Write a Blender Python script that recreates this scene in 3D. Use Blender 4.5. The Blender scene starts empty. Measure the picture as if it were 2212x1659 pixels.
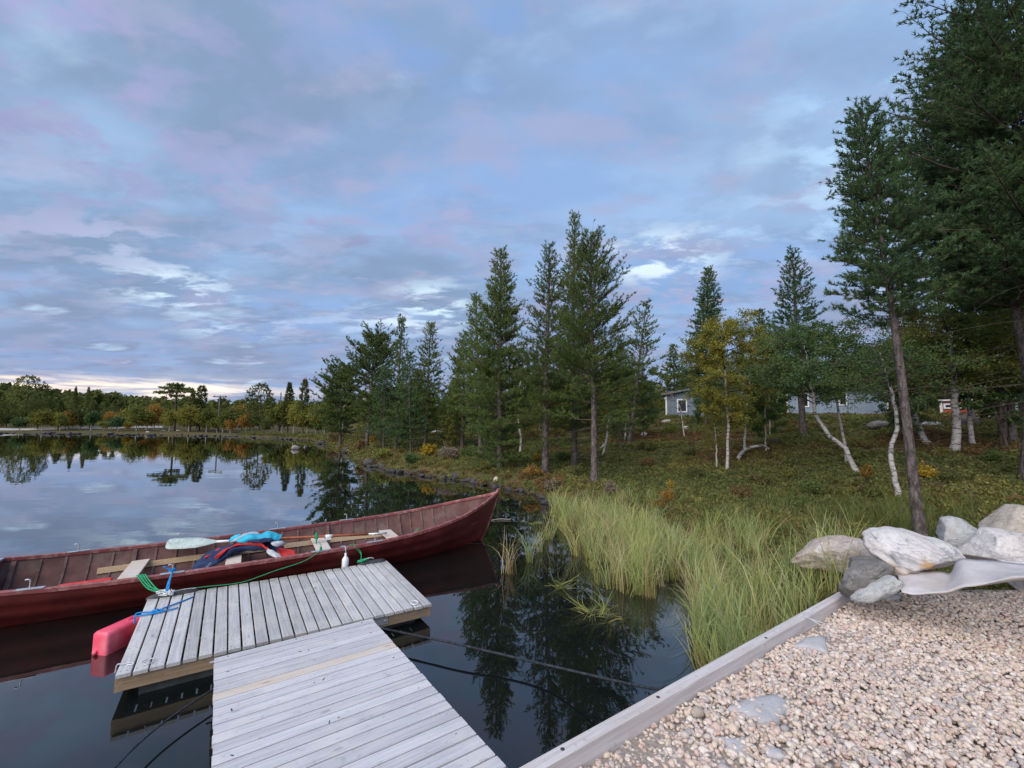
import bpy, bmesh, math, random
import numpy as np
from mathutils import Vector, Matrix
random.seed(7)
S = bpy.context.scene
COL = S.collection
rad = math.radians

# ------------------------------------------------------------------ camera
EYE = 2.30                      # metres above the lake
FPX, CX, CY = 925.0, 1106.0, 829.5   # focal length and centre in pixels of a 2212 px wide print
PITCH, ROLL = rad(4.7), rad(0.4)
cam_r = Vector((math.cos(ROLL), -math.sin(PITCH)*math.sin(ROLL), math.cos(PITCH)*math.sin(ROLL)))
cam_u = Vector((-math.sin(ROLL), -math.sin(PITCH)*math.cos(ROLL), math.cos(PITCH)*math.cos(ROLL)))
cam_f = Vector((0, math.cos(PITCH), math.sin(PITCH)))
cd = bpy.data.cameras.new('camera'); cam = bpy.data.objects.new('camera', cd); COL.objects.link(cam)
cd.sensor_width = 36; cd.lens = 36*FPX/2212; cd.clip_start = 0.05; cd.clip_end = 6000
M = Matrix.Identity(4)
for i in range(3):
    M[i][0] = cam_r[i]; M[i][1] = cam_u[i]; M[i][2] = -cam_f[i]
M[2][3] = EYE
cam.matrix_world = M
S.camera = cam

# ------------------------------------------------------------------ exposure, sun and sky
S.view_settings.view_transform = 'Standard'; S.view_settings.look = 'None'
S.view_settings.exposure = 1.4; S.view_settings.gamma = 1.0
S.view_settings.use_curve_mapping = False
SUN_EL, SUN_AZ = rad(38), rad(215)      # azimuth clockwise from +Y
ld = bpy.data.lights.new('sun', 'SUN'); sun = bpy.data.objects.new('sun', ld); COL.objects.link(sun)
ld.energy = 1.5; ld.angle = rad(70); ld.color = (1.0, 0.93, 0.85)
sdir = Vector((math.sin(SUN_AZ)*math.cos(SUN_EL), math.cos(SUN_AZ)*math.cos(SUN_EL), math.sin(SUN_EL)))
sun.rotation_euler = sdir.to_track_quat('Z', 'Y').to_euler()

class NT:
    """small helper to write node trees as expressions"""
    def __init__(s, tree): s.t = tree; s.n = tree.nodes; s.l = tree.links
    def node(s, typ, **kw):
        n = s.n.new(typ)
        for k, v in kw.items():
            if hasattr(n, k): setattr(n, k, v)
        return n
    def put(s, sock, v):
        if isinstance(v, bpy.types.NodeSocket): s.l.new(v, sock)
        elif isinstance(v, (tuple, list)) and len(v) == 3 and sock.type == 'RGBA': sock.default_value = (*v, 1)
        else: sock.default_value = v
    def math(s, op, a, b=0.0, c=None, clamp=False):
        n = s.node('ShaderNodeMath', operation=op, use_clamp=clamp)
        s.put(n.inputs[0], a); s.put(n.inputs[1], b)
        if c is not None: s.put(n.inputs[2], c)
        return n.outputs[0]
    def vmath(s, op, a, b=(0, 0, 0), out=0):
        n = s.node('ShaderNodeVectorMath', operation=op)
        s.put(n.inputs[0], a); s.put(n.inputs[1], b)
        return n.outputs[out]
    def mix(s, f, a, b, blend='MIX'):
        n = s.node('ShaderNodeMix', data_type='RGBA', blend_type=blend)
        s.put(n.inputs[0], f); s.put(n.inputs[6], a); s.put(n.inputs[7], b)
        return n.outputs[2]
    def noise(s, vec, scale, detail=4, rough=.55, dist=0.0, out=0):
        n = s.node('ShaderNodeTexNoise')
        if vec is not None: s.put(n.inputs['Vector'], vec)
        n.inputs['Scale'].default_value = scale; n.inputs['Detail'].default_value = detail
        n.inputs['Roughness'].default_value = rough; n.inputs['Distortion'].default_value = dist
        return n.outputs[out]
    def ss(s, v, a, b, lo=0.0, hi=1.0):
        n = s.node('ShaderNodeMapRange', interpolation_type='SMOOTHSTEP')
        s.put(n.inputs[0], v)
        for i, q in enumerate((a, b, lo, hi)): n.inputs[i+1].default_value = q
        return n.outputs[0]
    def ramp(s, v, stops):
        n = s.node('ShaderNodeValToRGB'); r = n.color_ramp
        while len(r.elements) < len(stops): r.elements.new(0.5)
        for e, (p, c) in zip(r.elements, stops): e.position = p; e.color = (*c, 1)
        s.put(n.inputs[0], v); return n.outputs[0]

W = bpy.data.worlds.new('World'); S.world = W; W.use_nodes = True
k = NT(W.node_tree)
bg = [n for n in k.n if n.type == 'BACKGROUND'][0]
tc = k.node('ShaderNodeTexCoord'); D = tc.outputs['Generated']
sep = k.node('ShaderNodeSeparateXYZ'); k.put(sep.inputs[0], D)
dx, dy, dz = sep.outputs
sky = k.node('ShaderNodeTexSky', sky_type='NISHITA'); sky.sun_disc = False
sky.sun_elevation = SUN_EL; sky.sun_rotation = SUN_AZ; sky.air_density = 1.0; sky.dust_density = .6; sky.ozone_density = 1.5
up = k.math('MAXIMUM', dz, 0.0)
inv = k.math('DIVIDE', 1.0, k.math('ADD', up, 0.16))
cmb = k.node('ShaderNodeCombineXYZ'); k.put(cmb.inputs[0], k.math('MULTIPLY', dx, inv)); k.put(cmb.inputs[1], k.math('MULTIPLY', dy, inv))
P2 = cmb.outputs[0]
rotn = k.node('ShaderNodeMapping'); k.put(rotn.inputs[0], P2)
rotn.inputs['Location'].default_value = (3.1, 1.7, 0); rotn.inputs['Rotation'].default_value = (0, 0, rad(25)); rotn.inputs['Scale'].default_value = (1.0, 1.55, 1)
PM = rotn.outputs[0]
nA = k.noise(PM, 1.15, 7, .50, .15)
nB = k.noise(PM, 2.9, 8, .55, .2)
nC = k.noise(PM, .62, 4, .5, .2)
blue = k.mix(1.0, sky.outputs[0], (.085, .088, .093), 'MULTIPLY')
hi = (.275, .435, .74); grey = (.225, .325, .495); lilac = (.375, .40, .585); pale = (.36, .54, .81); dark = (.215, .285, .43)
cloud = k.mix(k.ss(nC, .38, .62), grey, hi)
nD = k.noise(PM, 1.9, 8, .60, .25); nE = k.noise(k.vmath('ADD', PM, (5.3, 2.1, .0)), 3.8, 8, .58, .2)
cloud = k.mix(k.math('MULTIPLY', k.ss(nA, .46, .66), .65), cloud, pale)
low = k.ss(dz, .02, .60, 1.0, 0.25)
cloud = k.mix(k.math('MULTIPLY', k.ss(nD, .46, .60), k.math('MULTIPLY', low, .75)), cloud, dark)
cloud = k.mix(k.math('MULTIPLY', k.ss(nB, .48, .64), .58), cloud, lilac)
cloud = k.mix(k.math('MULTIPLY', k.ss(nE, .54, .70), k.math('MULTIPLY', low, .55)), cloud, (.46, .52, .72))
cloud = k.mix(k.math('MULTIPLY', k.ss(dz, .02, .30, 1.0, 0.0), .45), cloud, (.275, .31, .475))
gap = k.math('MULTIPLY', k.ss(k.noise(PM, 1.9, 7, .5, .3), .60, .74), k.ss(dz, .02, .40, 1.0, .35))
cloud = k.mix(k.math('MULTIPLY', gap, .9), cloud, (.58, .78, .98))
clear = k.math('MULTIPLY', k.ss(nC, .56, .74), .5)
skyc = k.mix(clear, cloud, blue)
def patch(col, az, el, wa, we, amount, skyc, nz=None):
    """a brighter break in the clouds round a compass direction (degrees)"""
    a, e = rad(az), rad(el)
    c = (math.sin(a)*math.cos(e), math.cos(a)*math.cos(e), math.sin(e))
    rt = (math.cos(a), -math.sin(a), 0.0)
    uu = k.math('DIVIDE', k.vmath('DOT_PRODUCT', D, rt, 1), math.sin(rad(wa)))
    vv = k.math('DIVIDE', k.math('SUBTRACT', dz, math.sin(e)), math.sin(rad(we)))
    r2 = k.math('ADD', k.math('MULTIPLY', uu, uu), k.math('MULTIPLY', vv, vv))
    front = k.math('GREATER_THAN', k.vmath('DOT_PRODUCT', D, c, 1), 0.3)
    g = k.math('MULTIPLY', k.math('EXPONENT', k.math('MULTIPLY', r2, -1.0)), front)
    n = nz if nz is not None else k.ss(nB, .40, .60)
    return k.mix(k.math('MULTIPLY', k.math('MULTIPLY', g, n), amount, clamp=True), skyc, col)
nS = k.ss(k.noise(PM, 4.2, 8, .60, .2), .46, .62)
for (az, el, wa, we, am, c) in ((-39, 13.5, 4.5, 2.2, 1.25, (.72, .90, 1.03)), (-44, 17, 9, 2.0, .9, (.48, .66, .90)), (-34, 9.5, 4, .9, .9, (.6, .76, .95)), (-10.5, 15, 4.5, 2.6, 1.2, (.68, .86, 1.0)), (-15, 12.6, 6, 1.5, 1.1, (.64, .8, .97)), (-24, 11, 10, 1.0, .8, (.48, .6, .84)), (-29, 20, 5, 1.6, .7, (.44, .6, .86)),
                                (19, 20, 6, 2.6, 1.5, (.72, .88, 1.02)), (42, 27, 9, 7, .8, (.50, .74, .98)), (36, 21, 9, 3, .5, (.46, .66, .92)),
                                (-32, 25, 20, 4, .35, (.42, .40, .60)), (-8, 24, 10, 3, .5, (.46, .42, .62)), (24, 15, 14, 2.0, .8, (.44, .40, .58)), (-48, 17, 10, 3, .5, (.44, .38, .55)),
                                (-16, 46, 10, 7, .6, (.20, .37, .72)), (2, 44, 9, 8, .35, (.21, .38, .72)), (-52, 34, 16, 12, .7, (.40, .38, .66)), (-55, 22, 12, 5, .6, (.24, .27, .47)), (-22, 21, 12, 2.2, .6, (.22, .27, .45)), (8, 16, 9, 2, .6, (.24, .29, .48))):
    if am: skyc = patch(c, az, el, wa, we, am, skyc, nS)
stre = k.node('ShaderNodeMapping'); k.put(stre.inputs[0], D); stre.inputs['Scale'].default_value = (2.2, 2.2, 26)
nH = k.ss(k.noise(stre.outputs[0], 1.6, 5, .6, .4), .40, .58)
skyc = patch((1.25, 1.0, .78), -47, 2.6, 14, .9, 1.5, skyc, nH)
skyc = patch((1.0, .92, .85), -36, 3.2, 8, .9, .9, skyc, nH)
skyc = k.mix(k.ss(dz, -.02, 0.0, 1.0, 0.0), skyc, (.10, .11, .12))
k.put(bg.inputs['Color'], skyc); bg.inputs['Strength'].default_value = 0.43

# ------------------------------------------------------------------ where things stand
def ray(x, y):
    """direction from the eye through a point of the 2212 px print"""
    return cam_r*((x-CX)/FPX) - cam_u*((y-CY)/FPX) + cam_f
def at_z(x, y, z):
    d = ray(x, y); t = (z-EYE)/d.z
    return Vector((0, 0, EYE)) + d*t
def at_dist(x, y, dist):
    d = ray(x, y); t = dist/math.hypot(d.x, d.y)
    return Vector((0, 0, EYE)) + d*t

def sst(x): x = np.clip(x, 0, 1); return x*x*(3-2*x)
shore_px = [(1161, 1071), (1116, 1060), (1054, 1049), (999, 1039), (941, 1031), (891, 1024), (851, 1019), (811, 1009), (774, 1000),
            (745, 976), (715, 962), (691, 957), (670, 951), (600, 947), (500, 943), (430, 941), (330, 939), (200, 937), (0, 935), (-200, 932)]
SHORE = [(-14, -8), (-3.2, -.55), (0.0, 1.72), (2.52, 3.42), (2.35, 4.0), (2.6, 4.8), (3.05, 5.8), (3.2, 7.2), (2.9, 8.9), (2.0, 10.8), (1.2, 12.0)]
SHORE += [tuple(at_z(x, y, 0)[:2]) for x, y in shore_px] + [(-200, 75), (-400, 120)]
LAND = np.array(SHORE + [(-2500, 800), (-2500, 3500), (3500, 3500), (3500, -1500), (-14, -1500)])
SH = np.array(SHORE)
def sdist(X, Y):
    """signed distance to the shore line, positive on land"""
    X = np.asarray(X, float); Y = np.asarray(Y, float); sh = X.shape
    x = X.ravel(); y = Y.ravel(); d = np.full(x.shape, 1e9)
    for i in range(len(SH)-1):
        a, b = SH[i], SH[i+1]; ab = b-a
        t = np.clip(((x-a[0])*ab[0]+(y-a[1])*ab[1])/(ab@ab), 0, 1)
        d = np.minimum(d, np.hypot(x-a[0]-t*ab[0], y-a[1]-t*ab[1]))
    ins = np.zeros(x.shape, bool); n = len(LAND)
    for i in range(n):
        x1, y1 = LAND[i]; x2, y2 = LAND[(i+1) % n]
        if y1 == y2: continue
        c = (y1 > y) != (y2 > y)
        ins ^= c & (x < (x2-x1)*(y-y1)/(y2-y1)+x1)
    return np.where(ins, d, -d).reshape(sh)
rs0 = np.random.RandomState(3)
WV = [(rs0.uniform(.25, 1.6), rs0.uniform(0, 6.28), rs0.uniform(0, 6.28)) for _ in range(22)]
def lumps(X, Y):
    z = 0*X
    for f, a, p in WV: z = z + np.sin(f*(X*math.cos(a)+Y*math.sin(a))+p)/(1+2.2*f)
    return z/6
def in_pad(X, Y):
    # the gravel terrace behind the timber edging
    e = (X-0.0)*(-.5565)+(Y-1.72)*.8308          # distance across the edging line
    back = Y - (3.62 + .0*X)
    return (e < 0) & (Y < 4.0 + .02*X) & (Y > -8)
def ground(X, Y):
    X = np.asarray(X, float); Y = np.asarray(Y, float)
    d = sdist(X, Y); R = np.hypot(X, Y)
    left = sst((-8-X)/22)
    bank = .42*sst(d/.75)*(1-.35*left)
    hill = (1.62*sst((d-1)/22))*(1-left) + left*.28*sst((d-1)/20)
    hill = hill + .50*sst((d-16)/20)*sst((X+2)/8)*(1-left)
    hill = hill + .28*sst((X-7)/5)*sst((d-1)/4)*(1-left)
    z = bank + hill + lumps(X, Y)*.30*sst(d/3)*(1-.6*left)
    az = np.degrees(np.arctan2(X, Y))
    ridge = 25*sst((R-240)/520)*(.55+.45*sst((az+52)/-20+1)) * (1+.12*np.sin(az*.23)+.07*np.sin(az*.61+1))
    ridge = ridge*(1-.35*sst((az+30)/14))
    z = z + np.where(d > 0, ridge, 0)
    z = np.where(d < 0, -.06-1.1*sst(-d/4), z)
    nearpad = sst(1-(np.maximum(0, np.hypot(np.maximum(X-9.5, 0), np.maximum(Y-4.6, 0))))/1.4)
    pad = in_pad(X, Y)
    z = np.where(pad, np.minimum(.62, z+1), z)
    z = np.where((d > 0) & (~pad), np.maximum(z, .68*nearpad*sst((d+.15)/.9)), z)
    return z
def gz(x, y): return float(ground(np.array([x]), np.array([y]))[0])
def on_ground(px, py, far=120):
    """where the sight line through a print point first meets the ground"""
    d = ray(px, py); h = math.hypot(d.x, d.y)
    t = np.concatenate([np.arange(3, 40, .05), np.arange(40, far, .25)])/h
    X = d.x*t; Y = d.y*t; Z = EYE+d.z*t
    g = ground(X, Y); w = np.nonzero(Z <= g)[0]
    i = w[0] if len(w) else len(t)-1
    return Vector((X[i], Y[i], g[i]))

# ------------------------------------------------------------------ object helpers
def tag(o, label=None, cat=None, group=None, kind=None):
    if label: o['label'] = label
    if cat: o['category'] = cat
    if group: o['group'] = group
    if kind: o['kind'] = kind
    return o
def link(o, parent=None):
    COL.objects.link(o)
    if parent is not None: o.parent = parent
    return o
def empty(name, loc=(0, 0, 0), rz=0.0, label=None, cat=None, group=None):
    o = bpy.data.objects.new(name, None); o.empty_display_size = .1
    o.location = loc; o.rotation_euler = (0, 0, rz); link(o)
    return tag(o, label, cat, group)
def npmesh(name, V, F, mats, smooth=False, midx=None):
    """mesh from arrays; F is (n,3) or (n,4)"""
    V = np.asarray(V, np.float32); F = np.asarray(F, np.int32)
    m = bpy.data.meshes.new(name)
    m.vertices.add(len(V)); m.vertices.foreach_set('co', V.ravel())
    n, c = F.shape
    m.loops.add(n*c); m.loops.foreach_set('vertex_index', F.ravel())
    m.polygons.add(n); m.polygons.foreach_set('loop_start', np.arange(n, dtype=np.int32)*c)
    m.polygons.foreach_set('loop_total', np.full(n, c, np.int32))
    if smooth: m.polygons.foreach_set('use_smooth', np.ones(n, bool))
    for q in (mats if isinstance(mats, (list, tuple)) else [mats]): m.materials.append(q)
    if midx is not None: m.polygons.foreach_set('material_index', np.asarray(midx, np.int32))
    m.update(calc_edges=True)
    return m
def npobj(name, V, F, mats, parent=None, smooth=False, **kw):
    return link(bpy.data.objects.new(name, npmesh(name, V, F, mats, smooth, **kw)), parent)

class MB:
    """collects boxes, tubes and grids for one mesh object"""
    def __init__(s): s.v = []; s.f = []; s.sm = []
    def add(s, V, F, smooth=False):
        b = len(s.v); s.v += [tuple(p) for p in V]; s.f += [tuple(i+b for i in q) for q in F]; s.sm += [smooth]*len(F); return s
    def box(s, c, size, ax=None, bev=0.0):
        """box centred at c; ax = three unit axes; bev chamfers the long edges"""
        ax = ax or (Vector((1, 0, 0)), Vector((0, 1, 0)), Vector((0, 0, 1)))
        hx, hy, hz = (q/2 for q in size); c = Vector(c)
        if bev <= 0:
            V = [c+ax[0]*(sx*hx)+ax[1]*(sy*hy)+ax[2]*(sz*hz) for sx in (-1, 1) for sy in (-1, 1) for sz in (-1, 1)]
            F = [(0, 1, 3, 2), (4, 6, 7, 5), (0, 4, 5, 1), (2, 3, 7, 6), (0, 2, 6, 4), (1, 5, 7, 3)]
            return s.add(V, F)
        b = bev
        sec = [(-hx+b, -hz), (hx-b, -hz), (hx, -hz+b), (hx, hz-b), (hx-b, hz), (-hx+b, hz), (-hx, hz-b), (-hx, -hz+b)]
        V = [c+ax[0]*x+ax[2]*z+ax[1]*y for y in (-hy, hy) for x, z in sec]
        F = [tuple(range(7, -1, -1)), tuple(range(8, 16))] + [(i, (i+1) % 8, 8+(i+1) % 8, 8+i) for i in range(8)]
        F = [tuple(reversed(q)) for q in F]
        return s.add(V, F)
    def tube(s, pts, r, n=6, cap=True):
        pts = [Vector(p) for p in pts]; m = len(pts)
        rr = [r]*m if isinstance(r, (int, float)) else list(r)
        up = Vector((.13, .27, .95)); V = []
        for i, p in enumerate(pts):
            t = (pts[min(i+1, m-1)]-pts[max(i-1, 0)]).normalized()
            a = t.cross(up)
            if a.length < .05: a = t.cross(Vector((1, 0, 0)))
            a.normalize(); b = t.cross(a); up = -b if False else up
            V += [p+(a*math.cos(2*math.pi*j/n)+b*math.sin(2*math.pi*j/n))*rr[i] for j in range(n)]
        F = [(i*n+j, i*n+(j+1) % n, (i+1)*n+(j+1) % n, (i+1)*n+j) for i in range(m-1) for j in range(n)]
        if cap: F += [tuple(range(n-1, -1, -1)), tuple(range((m-1)*n, m*n))]
        return s.add(V, F, True)
    def grid(s, rows, smooth=True, closed=False):
        n = len(rows[0]); V = [p for r in rows for p in r]; m = len(rows)
        F = [(i*n+j, i*n+(j+1) % n, (i+1)*n+(j+1) % n, (i+1)*n+j) for i in range(m-1) for j in range(n if closed else n-1)]
        return s.add(V, F, smooth)
    def build(s, name, mat, parent=None, recalc=True):
        m = bpy.data.meshes.new(name); m.from_pydata(s.v, [], s.f)
        m.polygons.foreach_set('use_smooth', s.sm)
        for q in (mat if isinstance(mat, (list, tuple)) else [mat]): m.materials.append(q)
        if recalc:
            bm = bmesh.new(); bm.from_mesh(m); bmesh.ops.recalc_face_normals(bm, faces=bm.faces); bm.to_mesh(m); bm.free()
        return link(bpy.data.objects.new(name, m), parent)
def curve_pts(ctrl, n=24):
    """Catmull-Rom through the control points"""
    P = [Vector(p) for p in ctrl]; P = [P[0]*2-P[1]] + P + [P[-1]*2-P[-2]]; out = []
    seg = len(P)-3
    for i in range(seg):
        a, b, c, d = P[i:i+4]; m = max(2, n//seg)
        for j in range(m + (1 if i == seg-1 else 0)):
            t = j/m
            out.append(.5*((2*b)+(c-a)*t+(2*a-5*b+4*c-d)*t*t+(3*b-a-3*c+d)*t**3))
    return out
def copy_tree(o, parent=None):
    c = o.copy(); COL.objects.link(c); c.parent = parent
    for ch in list(o.children): copy_tree(ch, c)
    return c

# ------------------------------------------------------------------ materials
def new_mat(name):
    m = bpy.data.materials.new(name); m.use_nodes = True
    t = NT(m.node_tree); b = [n for n in t.n if n.type == 'BSDF_PRINCIPLED'][0]
    return m, t, b
def mat_noise(name, c1, c2, scale=4, rough=.8, spec=.3, bump=0.0, bscale=None, c3=None, scale3=1.0, coord='Object', stretch=(1, 1, 1), detail=5, metal=0.0, rand=0.0, lo=.38, hi=.62, bdist=.01):
    m, t, b = new_mat(name)
    tc = t.node('ShaderNodeTexCoord'); mp = t.node('ShaderNodeMapping'); t.put(mp.inputs[0], tc.outputs[coord]); mp.inputs['Scale'].default_value = stretch
    v = mp.outputs[0]
    if rand:
        oi = t.node('ShaderNodeObjectInfo'); off = t.vmath('SCALE', (37.0, 19.0, 53.0)); off.node.inputs['Scale'].default_value = 1
        t.put(off.node.inputs['Scale'], oi.outputs['Random']); v = t.vmath('ADD', v, off)
    col = t.mix(t.ss(t.noise(v, scale, detail, .6), lo, hi), c1, c2)
    if c3 is not None: col = t.mix(t.ss(t.noise(v, scale3, 4, .6), .5, .68), col, c3)
    if rand:
        f = t.math('ADD', t.math('MULTIPLY', oi.outputs['Random'], rand*2), 1-rand)
        col = t.mix(1.0, col, t.node_val(f) if False else col, 'MIX')
        hs = t.node('ShaderNodeHueSaturation'); t.put(hs.inputs['Value'], f); t.put(hs.inputs['Color'], col); col = hs.outputs[0]
    t.put(b.inputs['Base Color'], col)
    b.inputs['Roughness'].default_value = rough; b.inputs['Specular IOR Level'].default_value = spec; b.inputs['Metallic'].default_value = metal
    if bump:
        bn = t.node('ShaderNodeBump'); bn.inputs['Strength'].default_value = bump; bn.inputs['Distance'].default_value = bdist
        t.put(bn.inputs['Height'], t.noise(v, bscale or scale*4, 6, .65)); t.put(b.inputs['Normal'], bn.outputs[0])
    return m
def mat_leaf(name, c1, c2, c3=None, trans=.25, scale=.9, rand=.18, fine=9):
    """foliage: colours drift from branch to branch, with a little light passing through"""
    m, t, b = new_mat(name)
    geo = t.node('ShaderNodeNewGeometry'); P = geo.outputs['Position']
    col = t.mix(t.ss(t.noise(P, scale, 4, .6), .36, .64), c1, c2)
    if c3 is not None: col = t.mix(t.math('MULTIPLY', t.ss(t.noise(P, fine, 2, .5), .52, .66), .8), col, c3)
    oi = t.node('ShaderNodeObjectInfo'); hs = t.node('ShaderNodeHueSaturation')
    t.put(hs.inputs['Value'], t.math('ADD', t.math('MULTIPLY', oi.outputs['Random'], rand*2), 1-rand)); t.put(hs.inputs['Color'], col); col = hs.outputs[0]
    t.n.remove(b)
    d = t.node('ShaderNodeBsdfDiffuse'); tr = t.node('ShaderNodeBsdfTranslucent'); mx = t.node('ShaderNodeMixShader')
    t.put(d.inputs[0], col); t.put(tr.inputs[0], col); mx.inputs[0].default_value = trans
    t.l.new(d.outputs[0], mx.inputs[1]); t.l.new(tr.outputs[0], mx.inputs[2])
    out = [n for n in t.n if n.type == 'OUTPUT_MATERIAL'][0]; t.l.new(mx.outputs[0], out.inputs[0])
    return m

m_needle = mat_leaf('pine_needles', (.118, .172, .055), (.175, .215, .065), (.088, .138, .052), rand=.14, trans=.38)
m_needle_dk = mat_leaf('dark_pine_needles', (.085, .148, .068), (.122, .182, .074), (.068, .120, .064), rand=.12, trans=.38)
m_needle_far = mat_leaf('far_pine_needles', (.105, .130, .044), (.165, .175, .055), None, rand=.30, scale=.4, trans=.35)
m_yellow = mat_leaf('yellow_birch_leaves', (.27, .25, .055), (.18, .20, .055), (.33, .27, .055), scale=1.1, trans=.35)
m_olive = mat_leaf('olive_birch_leaves', (0.132, 0.163, 0.043), (0.217, 0.202, 0.043), (0.109, 0.155, 0.054), scale=1.0)
m_greenb = mat_leaf('green_birch_leaves', (0.085, 0.147, 0.062), (0.124, 0.178, 0.056), (0.093, 0.155, 0.078), scale=1.0)
m_orange = mat_leaf('orange_leaves', (.36, .20, .050), (.27, .17, .045), (.42, .24, .06), scale=1.5)
m_gold = mat_leaf('golden_willow_leaves', (0.450, 0.312, 0.035), (0.350, 0.250, 0.037), (0.525, 0.325, 0.037), scale=3)
m_greyleaf = mat_leaf('dry_pinkish_leaves', (.22, .17, .13), (.28, .22, .16), (.15, .13, .10), scale=3)
m_bark = mat_noise('pine_bark', (.15, .125, .12), (.070, .058, .056), 9, .95, .1, 1.0, 26, (.21, .175, .165), 11, stretch=(2, 2, .7), bdist=.03)
m_bark_red = mat_noise('upper_pine_bark', (.17, .10, .070), (.10, .065, .05), 4, .95, .1, .6, 14, stretch=(2, 2, .8), bdist=.02)
m_twig = mat_noise('twig_bark', (.075, .058, .050), (.10, .078, .066), 3, .95, .1)
def birch_bark():
    m, t, b = new_mat('birch_bark')
    tc = t.node('ShaderNodeTexCoord'); mp = t.node('ShaderNodeMapping'); t.put(mp.inputs[0], tc.outputs['Object']); mp.inputs['Scale'].default_value = (3, 3, 14)
    n1 = t.noise(mp.outputs[0], 1.6, 4, .6); n2 = t.noise(tc.outputs['Object'], 2.2, 4, .6)
    col = t.mix(t.ss(n2, .4, .62), (.46, .43, .415), (.30, .275, .265))
    col = t.mix(t.ss(n1, .56, .60), col, (.05, .04, .04))
    col = t.mix(t.ss(t.noise(tc.outputs['Object'], 5, 3, .6), .60, .66), col, (.10, .085, .08))
    t.put(b.inputs['Base Color'], col); b.inputs['Roughness'].default_value = .8
    return m
m_birch = birch_bark()
def wood(name, c1, c2, c3, rand=.14, stain=None):
    """planks: long grain, a few knots, every board a little different"""
    m, t, b = new_mat(name)
    tc = t.node('ShaderNodeTexCoord'); oi = t.node('ShaderNodeObjectInfo')
    off = t.vmath('SCALE', (31.0, 17.0, 7.0)); t.put(off.node.inputs['Scale'], oi.outputs['Random'])
    v = t.vmath('ADD', tc.outputs['Object'], off)
    mp = t.node('ShaderNodeMapping'); t.put(mp.inputs[0], v); mp.inputs['Scale'].default_value = (2.2, 60, 60)
    n1 = t.noise(mp.outputs[0], 1.0, 6, .65, .2); n2 = t.noise(v, 3.2, 4, .6); n3 = t.noise(v, 24, 3, .6)
    col = t.mix(t.ss(n1, .35, .65), c1, c2); col = t.mix(t.math('MULTIPLY', t.ss(n2, .46, .66), .7), col, c3)
    mp2 = t.node('ShaderNodeMapping'); t.put(mp2.inputs[0], v); mp2.inputs['Scale'].default_value = (4, 11, 11)
    vo = t.node('ShaderNodeTexVoronoi'); t.put(vo.inputs['Vector'], mp2.outputs[0]); vo.inputs['Scale'].default_value = .55
    col = t.mix(t.ss(vo.outputs['Distance'], .05, .10, .55, 0.0), col, tuple(q*.45 for q in c2))
    col = t.mix(t.math('MULTIPLY', t.ss(n3, .60, .70), .35), col, tuple(q*.6 for q in c2))
    if stain:
        sx = t.node('ShaderNodeSeparateXYZ'); t.put(sx.inputs[0], tc.outputs['Object'])
        edge = t.math('MULTIPLY', t.ss(t.math('ADD', sx.outputs[0], t.math('MULTIPLY', n2, .35)), stain, stain+.22), t.ss(n3, .3, .6))
        col = t.mix(t.math('MULTIPLY', edge, .75), col, (.20, .185, .13))
    hs = t.node('ShaderNodeHueSaturation'); t.put(hs.inputs['Value'], t.math('ADD', t.math('MULTIPLY', oi.outputs['Random'], rand*2), 1-rand)); t.put(hs.inputs['Color'], col)
    t.put(b.inputs['Base Color'], hs.outputs[0]); b.inputs['Roughness'].default_value = .72; b.inputs['Specular IOR Level'].default_value = .35
    bn = t.node('ShaderNodeBump'); bn.inputs['Strength'].default_value = .5; bn.inputs['Distance'].default_value = .003
    t.put(bn.inputs['Height'], n1); t.put(b.inputs['Normal'], bn.outputs[0])
    return m
m_plank = wood('weathered_plank', (.50, .49, .50), (.37, .36, .37), (.56, .54, .52), .16, .80)
m_plank2 = wood('walkway_plank', (.58, .575, .61), (.45, .445, .475), (.62, .59, .59), .09)
m_plank_new = wood('newer_plank', (.64, .56, .49), (.56, .48, .41), (.60, .57, .55), .03)
m_beam = wood('frame_timber', (.36, .26, .17), (.27, .19, .12), (.24, .20, .16))
m_beam_new = wood('fresh_timber', (.50, .36, .22), (.42, .29, .17), (.46, .36, .26))
m_edge = wood('edging_timber', (.60, .56, .57), (.47, .43, .42), (.52, .46, .43), .02)
m_red = mat_noise('red_boat_paint', (.185, .026, .022), (.125, .018, .017), 3, .42, .5, .25, 60, (.20, .05, .045), 1.2, bdist=.002)
m_rail = mat_noise('red_gunwale_paint', (.27, .085, .085), (.20, .05, .05), 6, .5, .45, .2, 60, (.38, .20, .18), 9, bdist=.002)
m_inside = mat_noise('boat_inside', (.145, .070, .062), (.098, .048, .044), 5, .75, .25, .3, 40, (.15, .10, .09), 2)
m_rib = mat_noise('boat_rib', (.17, .105, .095), (.11, .066, .060), 9, .75, .25)
m_galv = mat_noise('galvanised_steel', (.62, .64, .66), (.48, .50, .53), 20, .38, .5, metal=.6)
m_white = mat_noise('white_plastic', (.78, .79, .80), (.70, .71, .74), 6, .35, .5)
m_pink = mat_noise('pink_plastic', (.82, .085, .15), (.68, .05, .10), 5, .45, .5, .15, 30, (.86, .20, .27), 2.4)
m_rubber = mat_noise('black_rubber', (.028, .029, .033), (.05, .05, .055), 10, .6, .4)
m_float = mat_noise('grey_float', (.10, .11, .11), (.06, .065, .07), 4, .6, .3)
m_rope_dk = mat_noise('dark_rope', (.030, .036, .046), (.055, .062, .075), 30, .9, .1, .5, 220)
m_rope_gr = mat_noise('green_rope', (.02, .30, .12), (.03, .42, .20), 60, .7, .3, .6, 300)
m_rope_bl = mat_noise('blue_rope', (.02, .20, .55), (.03, .32, .70), 60, .7, .3, .6, 300)
m_cord_w = mat_noise('white_cord', (.70, .71, .74), (.5, .52, .55), 60, .8, .3)
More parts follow.
